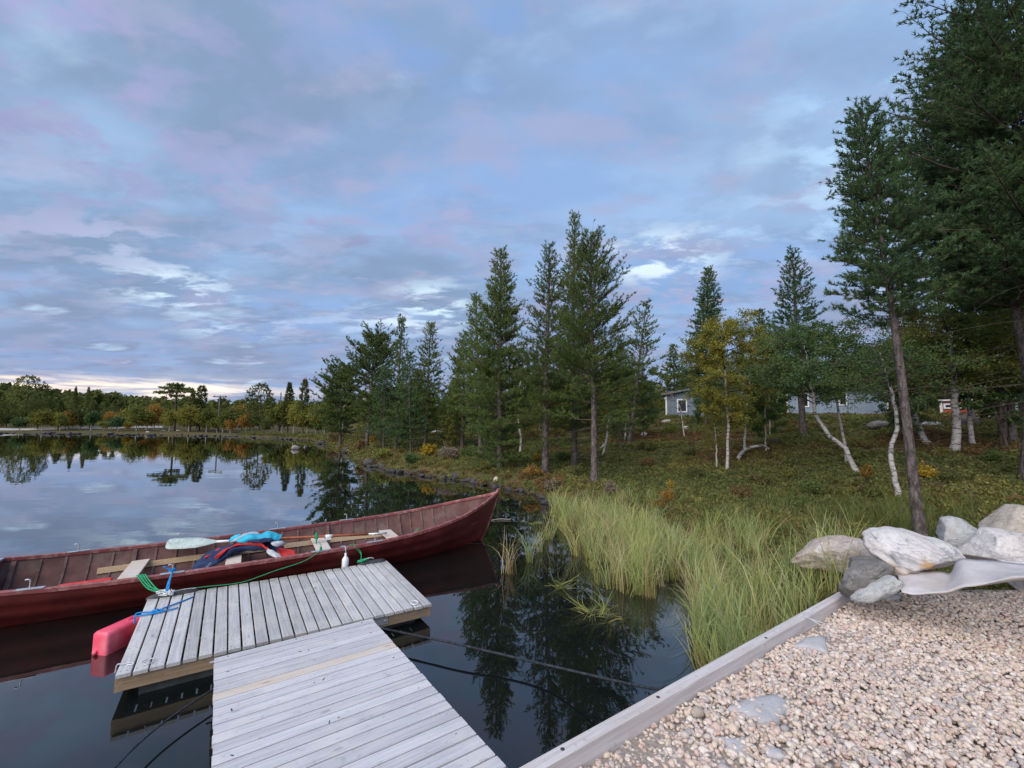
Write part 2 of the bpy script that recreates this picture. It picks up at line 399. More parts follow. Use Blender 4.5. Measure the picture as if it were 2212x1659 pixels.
m_blade = mat_noise('oar_blade', (.50, .58, .55), (.42, .50, .48), 9, .45, .4, c3=(.33, .38, .36), scale3=28)
m_shaft = mat_noise('oar_shaft', (.46, .13, .055), (.34, .09, .04), 20, .4, .5)
m_navy = mat_noise('navy_cloth', (.020, .035, .085), (.035, .055, .13), 8, .85, .2, .4, 90)
m_turq = mat_noise('turquoise_cloth', (.05, .48, .66), (.04, .36, .55), 6, .8, .2, .4, 60)
m_redcloth = mat_noise('red_cloth', (.70, .06, .05), (.55, .04, .04), 8, .8, .2)
m_greycloth = mat_noise('grey_cloth', (.48, .50, .52), (.36, .38, .42), 8, .85, .2)
m_fabric = mat_noise('ground_fabric', (.56, .53, .54), (.46, .43, .44), 5, .9, .1, .7, 60, (.44, .39, .35), 2.2, bdist=.006)
def rock_mat(name, c1, c2, c3, c4, sc=1.0, stretch=(1, 1, 2.6)):
    m, t, b = new_mat(name)
    tc = t.node('ShaderNodeTexCoord'); mp = t.node('ShaderNodeMapping'); t.put(mp.inputs[0], tc.outputs['Object']); mp.inputs['Scale'].default_value = stretch; mp.inputs['Rotation'].default_value = (.5, .3, .2)
    v = mp.outputs[0]
    col = t.mix(t.ss(t.noise(v, 2.0*sc, 8, .65, .8), .42, .58), c1, c2)
    col = t.mix(t.ss(t.noise(v, 3.4*sc, 7, .7, 1.2), .54, .62), col, c3)
    col = t.mix(t.ss(t.noise(v, 1.3*sc, 6, .6, .5), .58, .66), col, c4)
    fine = t.noise(tc.outputs['Object'], 38*sc, 5, .7)
    col = t.mix(t.math('MULTIPLY', t.ss(fine, .40, .66), .45), col, tuple(q*.50 for q in c1))
    crack = t.node('ShaderNodeTexVoronoi'); crack.feature = 'DISTANCE_TO_EDGE'; t.put(crack.inputs['Vector'], t.vmath('ADD', v, t.noise(v, 3, 4, .6, out=1))); crack.inputs['Scale'].default_value = 1.6*sc
    col = t.mix(t.ss(crack.outputs['Distance'], .0, .025, .55, 0.0), col, tuple(q*.35 for q in c1))
    col = t.mix(t.math('MULTIPLY', t.ss(t.noise(tc.outputs['Object'], 5.5*sc, 8, .75), .60, .66), .6), col, (.20, .20, .15))
    t.put(b.inputs['Base Color'], col); b.inputs['Roughness'].default_value = .85; b.inputs['Specular IOR Level'].default_value = .25
    bn = t.node('ShaderNodeBump'); bn.inputs['Strength'].default_value = 1.0; bn.inputs['Distance'].default_value = .03
    t.put(bn.inputs['Height'], t.math('ADD', t.noise(v, 7*sc, 12, .75), t.math('MULTIPLY', t.noise(tc.outputs['Object'], 30*sc, 6, .7), .35))); t.put(b.inputs['Normal'], bn.outputs[0])
    return m
m_rock_w = rock_mat('white_gneiss', (.72, .69, .68), (.62, .56, .54), (.33, .32, .34), (.66, .64, .64))
m_rock_p = rock_mat('pink_gneiss', (.60, .50, .46), (.52, .42, .38), (.70, .66, .64), (.36, .31, .29))
m_rock_o = rock_mat('orange_streaked_gneiss', (.70, .67, .66), (.58, .53, .52), (.30, .30, .32), (.50, .27, .09), .8)
m_rock_g = rock_mat('grey_gneiss', (.50, .50, .50), (.40, .40, .40), (.48, .45, .43), (.26, .27, .27))
m_rock_d = rock_mat('dark_rock', (.24, .225, .215), (.17, .16, .15), (.33, .30, .28), (.14, .14, .115))
m_rock_t = rock_mat('tan_rock', (.54, .48, .41), (.46, .40, .34), (.55, .50, .44), (.34, .28, .22))
m_shore = rock_mat('shore_rock', (.075, .072, .078), (.050, .048, .054), (.12, .115, .115), (.040, .040, .036), 1.5)
m_slab = mat_noise('pale_slab', (.47, .46, .475), (.38, .37, .385), 4, .85, .2, .6, 40, (.48, .46, .46), 11)

# pebbles: every stone takes one of the gravel's colours
def pebble_mat():
    m, t, b = new_mat('pebble')
    oi = t.node('ShaderNodeObjectInfo')
    col = t.ramp(oi.outputs['Random'], [(0, (0.585, 0.438, 0.338)), (.12, (0.625, 0.524, 0.432)), (.24, (0.504, 0.343, 0.282)), (.34, (0.665, 0.571, 0.508)), (.44, (0.403, 0.353, 0.338)), (.54, (0.554, 0.400, 0.357)),
                                       (.62, (0.706, 0.628, 0.564)), (.70, (0.464, 0.362, 0.254)), (.78, (0.242, 0.237, 0.263)), (.85, (0.524, 0.419, 0.376)), (.93, (0.423, 0.228, 0.179)), (.97, (0.605, 0.495, 0.376)), (1, (0.131, 0.133, 0.160))])
    [n for n in t.n if n.type == 'VALTORGB'][0].color_ramp.interpolation = 'CONSTANT'
    tc = t.node('ShaderNodeTexCoord')
    col = t.mix(t.math('MULTIPLY', t.ss(t.noise(tc.outputs['Object'], 2.2, 5, .65), .4, .65), .35), col, (0.625, 0.533, 0.470))
    col = t.mix(.30, col, (.66, .57, .51))
    t.put(b.inputs['Base Color'], col); b.inputs['Roughness'].default_value = .7; b.inputs['Specular IOR Level'].default_value = .3
    bn = t.node('ShaderNodeBump'); bn.inputs['Strength'].default_value = .3; bn.inputs['Distance'].default_value = .1
    t.put(bn.inputs['Height'], t.noise(tc.outputs['Object'], 5, 4, .6)); t.put(b.inputs['Normal'], bn.outputs[0])
    return m
m_pebble = pebble_mat()

def water_mat():
    m, t, b = new_mat('lake_water')
    geo = t.node('ShaderNodeNewGeometry')
    b.inputs['Base Color'].default_value = (.006, .008, .008, 1); b.inputs['Roughness'].default_value = .012
    b.inputs['IOR'].default_value = 1.36; b.inputs['Coat Weight'].default_value = 1.0; b.inputs['Coat Roughness'].default_value = .012; b.inputs['Coat IOR'].default_value = 1.36; b.inputs['Specular IOR Level'].default_value = .5
    mp = t.node('ShaderNodeMapping'); t.put(mp.inputs[0], geo.outputs['Position']); mp.inputs['Scale'].default_value = (.5, 1.0, 1); mp.inputs['Rotation'].default_value = (0, 0, .3)
    h = t.math('ADD', t.noise(mp.outputs[0], 1.1, 2, .45), t.math('MULTIPLY', t.noise(mp.outputs[0], 5, 2, .5), .12))
    bn = t.node('ShaderNodeBump'); bn.inputs['Strength'].default_value = .07; bn.inputs['Distance'].default_value = .05
    t.put(bn.inputs['Height'], h); t.put(b.inputs['Normal'], bn.outputs[0]); t.put(b.inputs['Coat Normal'], bn.outputs[0])
    return m
m_water = water_mat()

def soil_mat():
    m, t, b = new_mat('heath_ground')
    geo = t.node('ShaderNodeNewGeometry'); P = geo.outputs['Position']
    col = t.mix(t.ss(t.noise(P, .55, 5, .6), .40, .60), (.095, .090, .038), (.125, .095, .044))
    col = t.mix(t.ss(t.noise(P, 1.3, 5, .6), .55, .68), col, (.085, .045, .026))
    col = t.mix(t.ss(t.noise(P, .8, 5, .6, .4), .60, .70), col, (.12, .11, .045))
    col = t.mix(t.math('MULTIPLY', t.ss(t.noise(P, 14, 4, .7), .4, .65), .6), col, (.028, .030, .014))
    # far hills carry forest
    ln = t.vmath('LENGTH', P, out=1)
    col = t.mix(t.ss(ln, 150, 260), col, t.mix(t.ss(t.noise(P, .03, 6, .7), .4, .62), (.030, .050, .034), (.050, .062, .036)))
    # lake bed
    sp = t.node('ShaderNodeSeparateXYZ'); t.put(sp.inputs[0], P)
    col = t.mix(t.ss(sp.outputs[2], -.05, .10, 1.0, 0.0), col, (.05, .04, .03))
    t.put(b.inputs['Base Color'], col); b.inputs['Roughness'].default_value = .95; b.inputs['Specular IOR Level'].default_value = .1
    bn = t.node('ShaderNodeBump'); bn.inputs['Strength'].default_value = .8; bn.inputs['Distance'].default_value = .06
    t.put(bn.inputs['Height'], t.noise(P, 7, 6, .7)); t.put(b.inputs['Normal'], bn.outputs[0])
    return m
m_soil = soil_mat()
def heath_mat(name, cols, scale=.7):
    m = mat_leaf(name, cols[0], cols[1], cols[2], scale=scale, fine=3.5, rand=.22); return m
m_heath = heath_mat('heath_leaves', ((.165, .172, .056), (.225, .21, .068), (.180, .140, .062)))
m_heath_dk = heath_mat('dark_heath_leaves', ((.115, .142, .052), (.155, .165, .056), (.150, .125, .056)))
m_heath_br = heath_mat('brown_heath_leaves', ((.19, .110, .052), (.15, .115, .052), (.22, .120, .07)))
m_grassy = heath_mat('bank_grass_leaves', ((.165, .185, .060), (.13, .16, .055), (.21, .20, .08)), 1.5)

def reed_mat():
    m, t, b = new_mat('sedge_blades')
    geo = t.node('ShaderNodeNewGeometry'); P = geo.outputs['Position']
    oi = t.node('ShaderNodeObjectInfo')
    col = t.ramp(oi.outputs['Random'], [(0, (.42, .45, .15)), (.3, (.33, .41, .15)), (.55, (.50, .48, .20)), (.75, (.24, .36, .17)), (.86, (.58, .51, .27)), (.93, (.36, .26, .13)), (1, (.66, .58, .36))])
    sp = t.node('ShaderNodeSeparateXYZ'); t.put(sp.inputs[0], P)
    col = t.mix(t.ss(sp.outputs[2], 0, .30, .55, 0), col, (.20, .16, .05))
    t.n.remove(b)
    d = t.node('ShaderNodeBsdfDiffuse'); tr = t.node('ShaderNodeBsdfTranslucent'); mx = t.node('ShaderNodeMixShader')
    t.put(d.inputs[0], col); t.put(tr.inputs[0], col); mx.inputs[0].default_value = .3
    t.l.new(d.outputs[0], mx.inputs[1]); t.l.new(tr.outputs[0], mx.inputs[2])
    out = [n for n in t.n if n.type == 'OUTPUT_MATERIAL'][0]; t.l.new(mx.outputs[0], out.inputs[0])
    return m
m_reed = reed_mat()

# ------------------------------------------------------------------ scattering (uncountable ground stuff)
def scatter(name, protos, pts, rots, scl, idx, label, cat):
    c = bpy.data.collections.new('kit_'+name)
    for i, p in enumerate(protos):
        p.name = 'kit_%s_%02d' % (name, i); c.objects.link(p)
    m = bpy.data.meshes.new(name); n = len(pts)
    m.vertices.add(n); m.vertices.foreach_set('co', np.asarray(pts, np.float32).ravel())
    a = m.attributes.new('rot', 'FLOAT_VECTOR', 'POINT'); a.data.foreach_set('vector', np.asarray(rots, np.float32).ravel())
    a = m.attributes.new('scl', 'FLOAT_VECTOR', 'POINT'); a.data.foreach_set('vector', np.asarray(scl, np.float32).ravel())
    a = m.attributes.new('idx', 'INT', 'POINT'); a.data.foreach_set('value', np.asarray(idx, np.int32))
    o = link(bpy.data.objects.new(name, m))
    ng = bpy.data.node_groups.new(name, 'GeometryNodeTree')
    ng.interface.new_socket('Geometry', in_out='INPUT', socket_type='NodeSocketGeometry')
    ng.interface.new_socket('Geometry', in_out='OUTPUT', socket_type='NodeSocketGeometry')
    N = ng.nodes; L = ng.links
    gi = N.new('NodeGroupInput'); go = N.new('NodeGroupOutput')
    ci = N.new('GeometryNodeCollectionInfo'); ci.inputs['Collection'].default_value = c
    ci.inputs['Separate Children'].default_value = True; ci.inputs['Reset Children'].default_value = True
    ip = N.new('GeometryNodeInstanceOnPoints'); ip.inputs['Pick Instance'].default_value = True
    def attr(nm, ty):
        q = N.new('GeometryNodeInputNamedAttribute'); q.data_type = ty; q.inputs['Name'].default_value = nm; return q.outputs[0]
    er = N.new('FunctionNodeEulerToRotation'); L.new(attr('rot', 'FLOAT_VECTOR'), er.inputs[0])
    L.new(er.outputs[0], ip.inputs['Rotation']); L.new(attr('scl', 'FLOAT_VECTOR'), ip.inputs['Scale']); L.new(attr('idx', 'INT'), ip.inputs['Instance Index'])
    L.new(gi.outputs[0], ip.inputs['Points']); L.new(ci.outputs[0], ip.inputs['Instance']); L.new(ip.outputs[0], go.inputs[0])
    md = o.modifiers.new('scatter', 'NODES'); md.node_group = ng
    return tag(o, label, cat, kind='stuff')

# ------------------------------------------------------------------ ground and lake
angs = np.concatenate([np.arange(-66, 66, .45), np.arange(66, 294, 4)])
rads = [0.4]
while rads[-1] < 2600: rads.append(rads[-1]*1.026+.03)
rads = np.array(rads); A = np.radians(angs)
GX = np.outer(rads, np.sin(A)); GY = np.outer(rads, np.cos(A)); GZ = ground(GX, GY)
nr, na = GX.shape
V = np.stack([GX, GY, GZ], -1).reshape(-1, 3); V = np.vstack([V, [[0, 0, .6]]])
i = np.arange(nr-1)[:, None]; j = np.arange(na)[None, :]; j2 = (j+1) % na
F = np.stack([i*na+j, (i+1)*na+j, (i+1)*na+j2, i*na+j2], -1).reshape(-1, 4)
g_o = npobj('ground', V, F[:, ::-1], m_soil, smooth=True); tag(g_o, kind='structure')
N = 96
V = [(2700*math.cos(2*math.pi*q/N), 2700*math.sin(2*math.pi*q/N), 0) for q in range(N)]
wm = MB(); wm.add(V, [tuple(range(N))]); wo = wm.build('lake_water', m_water, recalc=False); tag(wo, kind='structure')
# ------------------------------------------------------------------ floating dock platform
def frame_axes(yaw, tx=0.0, ty=0.0):
    a = Vector((math.cos(yaw), math.sin(yaw), tx)).normalized()
    b = Vector((-math.sin(yaw), math.cos(yaw), ty)); b = (b-a*a.dot(b)).normalized()
    return a, b, a.cross(b)
def plank_mesh(name, L, w, th, mat, bev=.004, seed=0):
    """a board lying along local x with softened edges and slightly waney ends"""
    r = random.Random(seed); mb = MB()
    ax = (Vector((0, 1, 0)), Vector((1, 0, 0)), Vector((0, 0, 1)))
    mb.box((0, 0, 0), (w, L, th), ax, bev)
    o = mb.build(name, mat); return o
DW, DL, DTH = 2.695, 1.661, .028
da, db, dn = frame_axes(.582, -.015, .016)
DO = Vector((-3.139, 3.571, .249))                 # near left corner, on top of the boards
dock = empty('dock', DO, 0, 'floating wooden dock platform of pale grey planks beside the red boat', 'dock')
def dP(x, y, z=0.0): return da*x + db*y + dn*z       # relative to the dock's origin
def place(o, p, ax):
    """ax: world directions of local x, y, z"""
    m = Matrix.Identity(4)
    for i in range(3):
        for j in range(3): m[i][j] = ax[j][i]
        m[i][3] = p[i]
    o.matrix_local = m
NB = 25; pitch_b = DW/NB
kit = [plank_mesh('plank', DL, .094, DTH, m_plank, .004, 1)]
for i in range(NB):
    o = kit[0] if i == 0 else kit[0].copy()
    if i: COL.objects.link(o)
    o.parent = dock; r = random.Random(i*7+1)
    tw = r.uniform(-.0022, .0022); dx_ = pitch_b*(i+.5); 
    place(o, dP(dx_+r.uniform(-.001, .001), DL/2+r.uniform(-.006, .006), -DTH/2+r.uniform(-.0015, .001)), ((db+da*tw).normalized(), (-da+db*tw).normalized(), dn))
def beam(name, parent, c, L, w, h, axx, axz, mat, bev=.004):
    mb = MB(); mb.box((0, 0, 0), (w, L, h), (Vector((0, 1, 0)), Vector((1, 0, 0)), Vector((0, 0, 1))), bev)
    o = mb.build(name, mat, parent); place(o, c, (axx, axz.cross(axx), axz)); return o
BH = .115
beam('frame_beam', dock, dP(DW/2, .05, -DTH-BH/2-.002), DW-.10, .045, BH, da, dn, m_beam)
beam('frame_beam', dock, dP(DW/2, DL-.05, -DTH-BH/2-.002), DW-.10, .045, BH, da, dn, m_beam)
for f_ in (.27, .50, .73): beam('joist', dock, dP(DW/2, DL*f_, -DTH-BH/2-.002), DW-.19, .045, BH, da, dn, m_beam)
for x in (.027, DW-.027): beam('end_beam', dock, dP(x, DL/2, -DTH-BH/2-.004), DL-.06, .045, BH, db, dn, m_beam)
for y0, w_ in ((.33, .42), (DL-.33, .42)):
    beam('float', dock, dP(DW/2, y0, -DTH-BH-.10), DW-.30, w_, .19, da, dn, m_float, .03)
# galvanised brackets on the near face of the frame
for x0 in (.80, 2.08):
    mb = MB(); mb.box((0, 0, 0), (.24, .004, .075)); o = mb.build('bracket', m_galv, dock); place(o, dP(x0, .024, -DTH-.052), (da, db, dn))
    for q in (-.09, .09):
        mb = MB(); mb.tube([(q, -.009, 0), (q, 0, 0)], .009, 8); b_ = mb.build('bolt', m_galv, o)
mb = MB(); r_ = random.Random(2)
for i in range(NB):
    for f_ in (.05/DL, .27, .50, .73, 1-.05/DL):
        for q in (-.025, .025):
            p = dP(pitch_b*(i+.5)+q+r_.uniform(-.003, .003), DL*f_+r_.uniform(-.004, .004), 0); mb.tube([p-dn*.002, p+dn*.0008], .0035, 6)
tag(mb.build('screw_heads', m_rubber, dock), kind='stuff')
# eye rings and mooring loops on the boards
def ring(parent, x, y, R, r_, mat, name='mooring_ring', tilt=.1):
    mb = MB(); pts = [dP(x, y, .008+R*tilt) + da*(R*math.cos(t)) + db*(R*math.sin(t)) + dn*(R*tilt*math.sin(t)) for t in [2*math.pi*q/20 for q in range(21)]]
    mb.tube(pts, r_, 6, False); return mb.build(name, mat, parent)
ring(dock, .20, .10, .038, .0035, m_galv); ring(dock, DW-.18, .09, .042, .005, m_white)
mb = MB(); mb.tube(curve_pts([dP(-.015, .17, -.06), dP(-.006, .16, .012), dP(.03, .155, .012), dP(.085, .15, .010), dP(.10, .12, .007), dP(.06, .135, .006)], 20), .0045, 6); mb.build('mooring_loop', m_cord_w, dock)
# black rubber bumpers along the boat side
def bumper(x0, x1):
    mb = MB(); n = 12; rows = []
    for q in range(n+1):
        x = x0+(x1-x0)*q/n; e = min(q, n-q); sc = (.35, .8, 1, 1)[min(e, 3)]
        rows.append([dP(x, DL+.012+.055*sc*math.cos(t), -.012+.048*sc*math.sin(t)) for t in [2*math.pi*s/10 for s in range(10)]])
    mb.grid(rows, True, True); mb.add(rows[0], [tuple(range(10))]); mb.add(rows[-1], [tuple(range(10))])
    return mb.build('bumper', m_rubber, dock)
bumper(-.01, .47); bumper(DW-.42, DW-.02)

# ------------------------------------------------------------------ sloping walkway to the shore
wa = Vector((math.cos(.597), math.sin(.597), 0)); wb = Vector((math.sin(.597), -math.cos(.597), .063)).normalized(); wn = wb.cross(wa) * 1
if wn.z < 0: wn = -wn
WO = Vector((-2.512, 3.813, .263)); WW = 1.321
walk = empty('walkway', WO, 0, 'sloping wooden walkway of whitish planks leading down to the dock', 'walkway')
def wP(x, t, z=0.0): return wa*x + wb*t + wn*z
WL = 3.05; nW = 28; pw = WL/nW
wk = plank_mesh('plank', WW, .0955, .028, m_plank2, .003, 3)
wk2 = plank_mesh('plank', WW, .1005, .028, m_plank_new, .003, 4)
for i in range(nW):
    src = wk2 if i == 6 else wk
    o = src if i in (0, 6) else src.copy()
    if i not in (0, 6): COL.objects.link(o)
    o.parent = walk; r = random.Random(i*5+2)
    place(o, wP(WW/2+r.uniform(-.003, .003), pw*(i+.5), -.014+r.uniform(-.001, .001)), (wa, wa.cross(-wb).cross(wa)*0+(-wb), wn))
    if i == 6: tag(o, 'newer yellowish plank')
for x in (.06, WW/2, WW-.06): beam('stringer', walk, wP(x, WL/2, -.028-.052), WL-.03, .045, .098, wb, wn, m_beam)
mb = MB()
for t in (.05, .35, .95, 1.5, 2.1):
    for x in (.1, .62, .68, WW-.1):
        mb.tube([wP(x+random.uniform(-.02, .02), t+random.uniform(-.03, .03), -.001), wP(x, t, .0012)], .0035, 6)
tag(mb.build('screw_heads', m_rubber, walk), kind='stuff')
mb = MB(); mb.box((0, 0, 0), (.05, .03, .004)); o = mb.build('corner_bracket', m_galv, walk); place(o, wP(-.004, .02, -.02), (wa, wb, wn))

# ------------------------------------------------------------------ timber edging and gravel terrace
GVZ = .785
eA, eB = at_z(1115, 1659, .865), at_z(1829, 1267.4, .865)
ea = (eB-eA); ea.z = 0; elen = ea.length; ea.normalize(); en = Vector((-ea.y, ea.x, 0))    # en points to the lake
ec = at_z(1500, 1480, .865)
ew = abs((at_z(1852, 1271, .865)-eA).dot(en))
print('edging length', elen, 'width', ew, 'eA', eA, 'eB', eB)
ew = .062
E0 = eA - ea*2.6
edging = empty('timber_edging', E0, 0, 'long square timber edging between the gravel and the lake', 'edging')
tl = elen+2.6
mb = MB(); mb.box((0, 0, 0), (ew, tl, .145), (Vector((0, 1, 0)), Vector((1, 0, 0)), Vector((0, 0, 1))), .006)
o = mb.build('beam', m_edge, edging); place(o, ea*(tl/2)-en*(ew/2)+Vector((0, 0, -.0725)), (ea, -en*-1, Vector((0, 0, 1))))
for px, py in ((1421.5, 1505.6), (1654.6, 1377.6), (1816.8, 1281.9), (1215, 1618)):
    q = at_z(px, py, .866)-E0
    mb = MB(); mb.tube([q+Vector((0, 0, -.003)), q+Vector((0, 0, .0006))], .0095, 12); mb.build('screw_hole', m_rubber, edging)
# the ground under the pebbles and the boarded bank below the edging
mb = MB()
p1 = E0-en*.062; p2 = eB-en*.062+ea*.02
top = GVZ-.018
poly = [p1, p2, Vector((p2.x+.30, p2.y+.16, 0)), Vector((4.3, 4.08, 0)), Vector((7.6, 4.05, 0)), Vector((7.8, -3.0, 0)), Vector((E0.x-.2, -3.0, 0))]
n = len(poly)
mb.add([Vector((q.x, q.y, top)) for q in poly]+[Vector((q.x, q.y, -.9)) for q in poly], [tuple(range(n-1, -1, -1))]+[(i, (i+1) % n, n+(i+1) % n, n+i) for i in range(n)])
o = mb.build('gravel_bed', mat_noise('gravel_dirt', (.36, .30, .26), (.24, .20, .18), 60, .95, .1), None); tag(o, kind='structure')
for zz in (.655, .525, .395, .265, .135, .005, -.125):
    o = beam('retaining_board', None, E0+ea*(tl/2)-en*.030+Vector((0, 0, zz-.865+.0)), tl, .04, .122, ea, Vector((0, 0, 1)), m_beam, .004)
    o.parent = edging; o.location = o.location-E0

def ico(sub, seed, size, cuts=10, rough=.10, cmin=.55):
    """faceted, slightly worn stone"""
    bm = bmesh.new(); bmesh.ops.create_icosphere(bm, subdivisions=sub, radius=1.0)
    r = np.random.RandomState(seed); V = np.array([v.co[:] for v in bm.verts])
    for _ in range(cuts):
        nrm = r.normal(size=3); nrm /= np.linalg.norm(nrm); c = r.uniform(cmin, .86)
        dd = V@nrm; V = V-np.outer(np.maximum(0, dd-c)*.97, nrm)
    for f in (1.7, 3.3, 6.5, 12, 21):
        for _ in range(4):
            kk = r.normal(size=3)*f; ph = r.uniform(0, 6.28); V = V*(1+(rough/f*.9)*np.sin(V@kk+ph))[:, None]
    V = V*np.array(size)
    F = np.array([[v.index for v in f.verts] for f in bm.faces]); bm.free()
    return V, F
# pebbles
prot = []
for s in range(7):
    r = random.Random(s)
    V, F = ico(2, 50+s, (1.0, r.uniform(.66, .9), r.uniform(.45, .72)), 9, .05)
    prot.append(bpy.data.objects.new('pebble', npmesh('pebble', V, F, m_pebble, True)))
rs = np.random.RandomState(11)
# candidate points over the terrace, denser than their cover so that they lie in layers
cnt = 128000
X = rs.uniform(-1.4, 7.2, cnt); Y = rs.uniform(.2, 4.1, cnt)
eX = (X-eA.x)*en.x+(Y-eA.y)*en.y; eL = (X-eA.x)*ea.x+(Y-eA.y)*ea.y
keep = (eX < -.068) & (Y > .1+.0*X)
backy = 3.98+.03*np.sin(X*3)
keep &= (Y < backy) & ~((eL > elen-.0) & (eX > -.12))
dist = np.hypot(X, Y); keep &= (np.abs(np.degrees(np.arctan2(X, Y))-20) < 60) & (X < 1.5*Y+2.2)
X, Y = X[keep], Y[keep]; n = len(X)
lay = rs.uniform(0, 1, n)
mound = .018*np.sin(X*1.9+.5)*np.sin(Y*2.3)+.01*np.sin(X*5.1+Y*3.7)
sz = np.clip(rs.lognormal(math.log(.0142), .30, n), .006, .034)
edge_drop = .004*np.exp(-np.abs(eX[keep]+.07)/.15)
Z = GVZ-.020+.024*lay+mound*.8+edge_drop
print('pebbles', n)
def gravel_z(x, y): return GVZ + .8*(.018*math.sin(x*1.9+.5)*math.sin(y*2.3)+.01*math.sin(x*5.1+y*3.7))
rot = np.stack([rs.normal(0, .45, n), rs.normal(0, .45, n), rs.uniform(0, 6.28, n)], -1)
scatter('gravel', prot, np.stack([X, Y, Z], -1), rot, np.repeat(sz[:, None], 3, 1)*rs.uniform(.85, 1.2, (n, 3)), rs.randint(0, 7, n),
        'rounded pink, beige and grey pebbles covering the terrace by the lake', 'gravel')
# flat pale slabs sunk in the gravel
def outline_slab(name, px, z, th, mat, label, cat='stone', dome=.012, seed=0):
    P = [at_z(x, y, z) for x, y in px]; c = sum(P, Vector())/len(P)
    r = random.Random(seed); ring_ = []
    n = len(P)
    for i in range(n):
        a, b = P[i]-c, P[(i+1) % n]-c
        for t in (0, .25, .5, .75):
            q = a.lerp(b, t); ring_.append(q*(1+r.uniform(-.07, .05)))
    rows = [[q*1.04+Vector((0, 0, -th)) for q in ring_], [q*1.03+Vector((0, 0, -.004)) for q in ring_], [q*.97+Vector((0, 0, dome*.4)) for q in ring_], [q*.6+Vector((0, 0, dome)) for q in ring_], [q*.03+Vector((0, 0, dome*1.1)) for q in ring_]]
    mb = MB(); mb.grid(rows, True, True); o = mb.build(name, mat); o.location = c
    return tag(o, label, cat)
outline_slab('flat_stone', [(1566, 1532), (1610, 1510), (1688, 1499), (1703, 1530), (1672, 1569)], gravel_z(1.2, 2.2)-.004, .05, m_slab, 'large pale triangular slab sunk in the gravel near the edging', seed=1)
outline_slab('flat_stone', [(1550, 1594), (1608, 1594), (1634, 1612), (1612, 1638), (1575, 1620)], gravel_z(1.1, 1.9)-.004, .05, m_slab, 'small pale slab in the gravel just below the triangular slab', seed=2)
outline_slab('flat_stone', [(1638, 1606), (1690, 1622), (1700, 1640), (1660, 1634)], gravel_z(1.3, 1.9)-.004, .05, m_slab, 'narrow mauve slab half buried beside the smaller pale slab', seed=3)
outline_slab('flat_stone', [(1712, 1398), (1737, 1377), (1782, 1376), (1790, 1412), (1755, 1400)], gravel_z(1.9, 2.7)+.002, .05, m_slab, 'pale flat stone in the gravel beside the white cord', seed=4)
def stone(name, px0, px1, z, depth, height, mat, label, seed, cat='stone', sub=3, rot=0.0, cuts=12):
    a, b = at_z(*px0, z), at_z(*px1, z); c = (a+b)/2; w = (b-a).length/2
    V, F = ico(sub, seed, (w, depth/2, height/2), cuts, .08)
    o = npobj(name, V, F, mat, smooth=True); o.location = c+Vector((0, 0, height*.3)); o.rotation_euler = (0, 0, math.atan2((b-a).y, (b-a).x)+rot)
    return tag(o, label, cat)
stone('small_stone', (1493, 1550), (1523, 1550), gravel_z(.9, 2.1), .06, .07, m_rock_t, 'fist-sized yellowish stone on the pebbles close to the edging', 5)
stone('small_stone', (1893, 1294), (1952, 1292), gravel_z(2.9, 3.5), .10, .05, m_slab, 'small pale blue stone lying below the rolled fabric end', 8)
stone('small_stone', (1874, 1306), (1905, 1304), gravel_z(2.8, 3.4), .07, .035, m_rock_t, 'flat little tan stone at the far end of the edging', 9)

# ------------------------------------------------------------------ boulders behind the gravel
def boulder(x0, x1, ytop, ybot, dist_z, depth, mat, label, seed, tilt=(0, 0, 0), cuts=11, squash=1.0, rough=.10, dist=None, taper=0.0):
    """spans the print columns x0..x1 and rows ytop..ybot; dist_z is the height of the ground it rests on"""
    xm = (x0+x1)/2
    base = at_z(xm, ybot, dist_z) if dist is None else at_dist(xm, ybot, dist)
    dd = math.hypot(base.x, base.y)
    L_, R_ = at_dist(x0, ybot, dd), at_dist(x1, ybot, dd); w = (R_-L_).length/2*1.06
    h = (at_dist(xm, ytop, dd+depth*.25).z-base.z)/2
    V, F = ico(5, seed, (w*1.08, depth/2*1.1, max(h, .05)*1.03), cuts+1, rough*1.0, .50)
    xn = np.clip((V[:, 0]/w+1)/2, 0, 1); V[:, 2] *= 1-taper*(1-xn); V[:, 1] *= 1-taper*.5*(1-xn)
    ang = math.atan2((R_-L_).y, (R_-L_).x)
    o = npobj('boulder', V, F, mat, smooth=True); hd = Vector((base.x, base.y, 0)).normalized()
    o.location = base+hd*(depth*.30)+Vector((0, 0, h*.84)); o.rotation_euler = (tilt[0], tilt[1], ang+tilt[2])
    return tag(o, label, 'boulder')
boulder(1700, 1894, 1140, 1262, .55, .75, m_rock_p, 'long pinkish boulder sloping down into the tall grass', 33, (0, -.22, .1), 7, dist=5.2, taper=.68)
boulder(1850, 1925, 1165, 1240, .5, .45, m_rock_t, 'brown boulder wedged between the pinkish and the orange streaked boulders', 22, (0, .1, 0), dist=5.0)
boulder(1870, 2070, 1148, 1246, .6, .60, m_rock_o, 'white boulder with a large orange streak across its face', 36, (.15, .20, 0), 8, dist=4.75)
boulder(1815, 1945, 1205, 1300, .45, .50, m_rock_d, 'dark grey boulder lying low behind the end of the edging', 24, (0, -.30, 0), 8, dist=4.45)
boulder(2018, 2135, 1120, 1212, .6, .5, m_rock_g, 'grey-blue angular boulder behind the white one', 25, (0, -.15, .3), 9, dist=5.6)
boulder(2112, 2300, 1084, 1180, .65, .8, m_rock_t, 'biggest tan boulder at the top of the pile on the right', 26, (0, .05, 0), 10, dist=6.1)
boulder(2058, 2290, 1144, 1246, .62, .6, m_rock_w, 'big white boulder with grey veins above the fabric fold', 27, (.1, .05, 0), 8, dist=5.1)
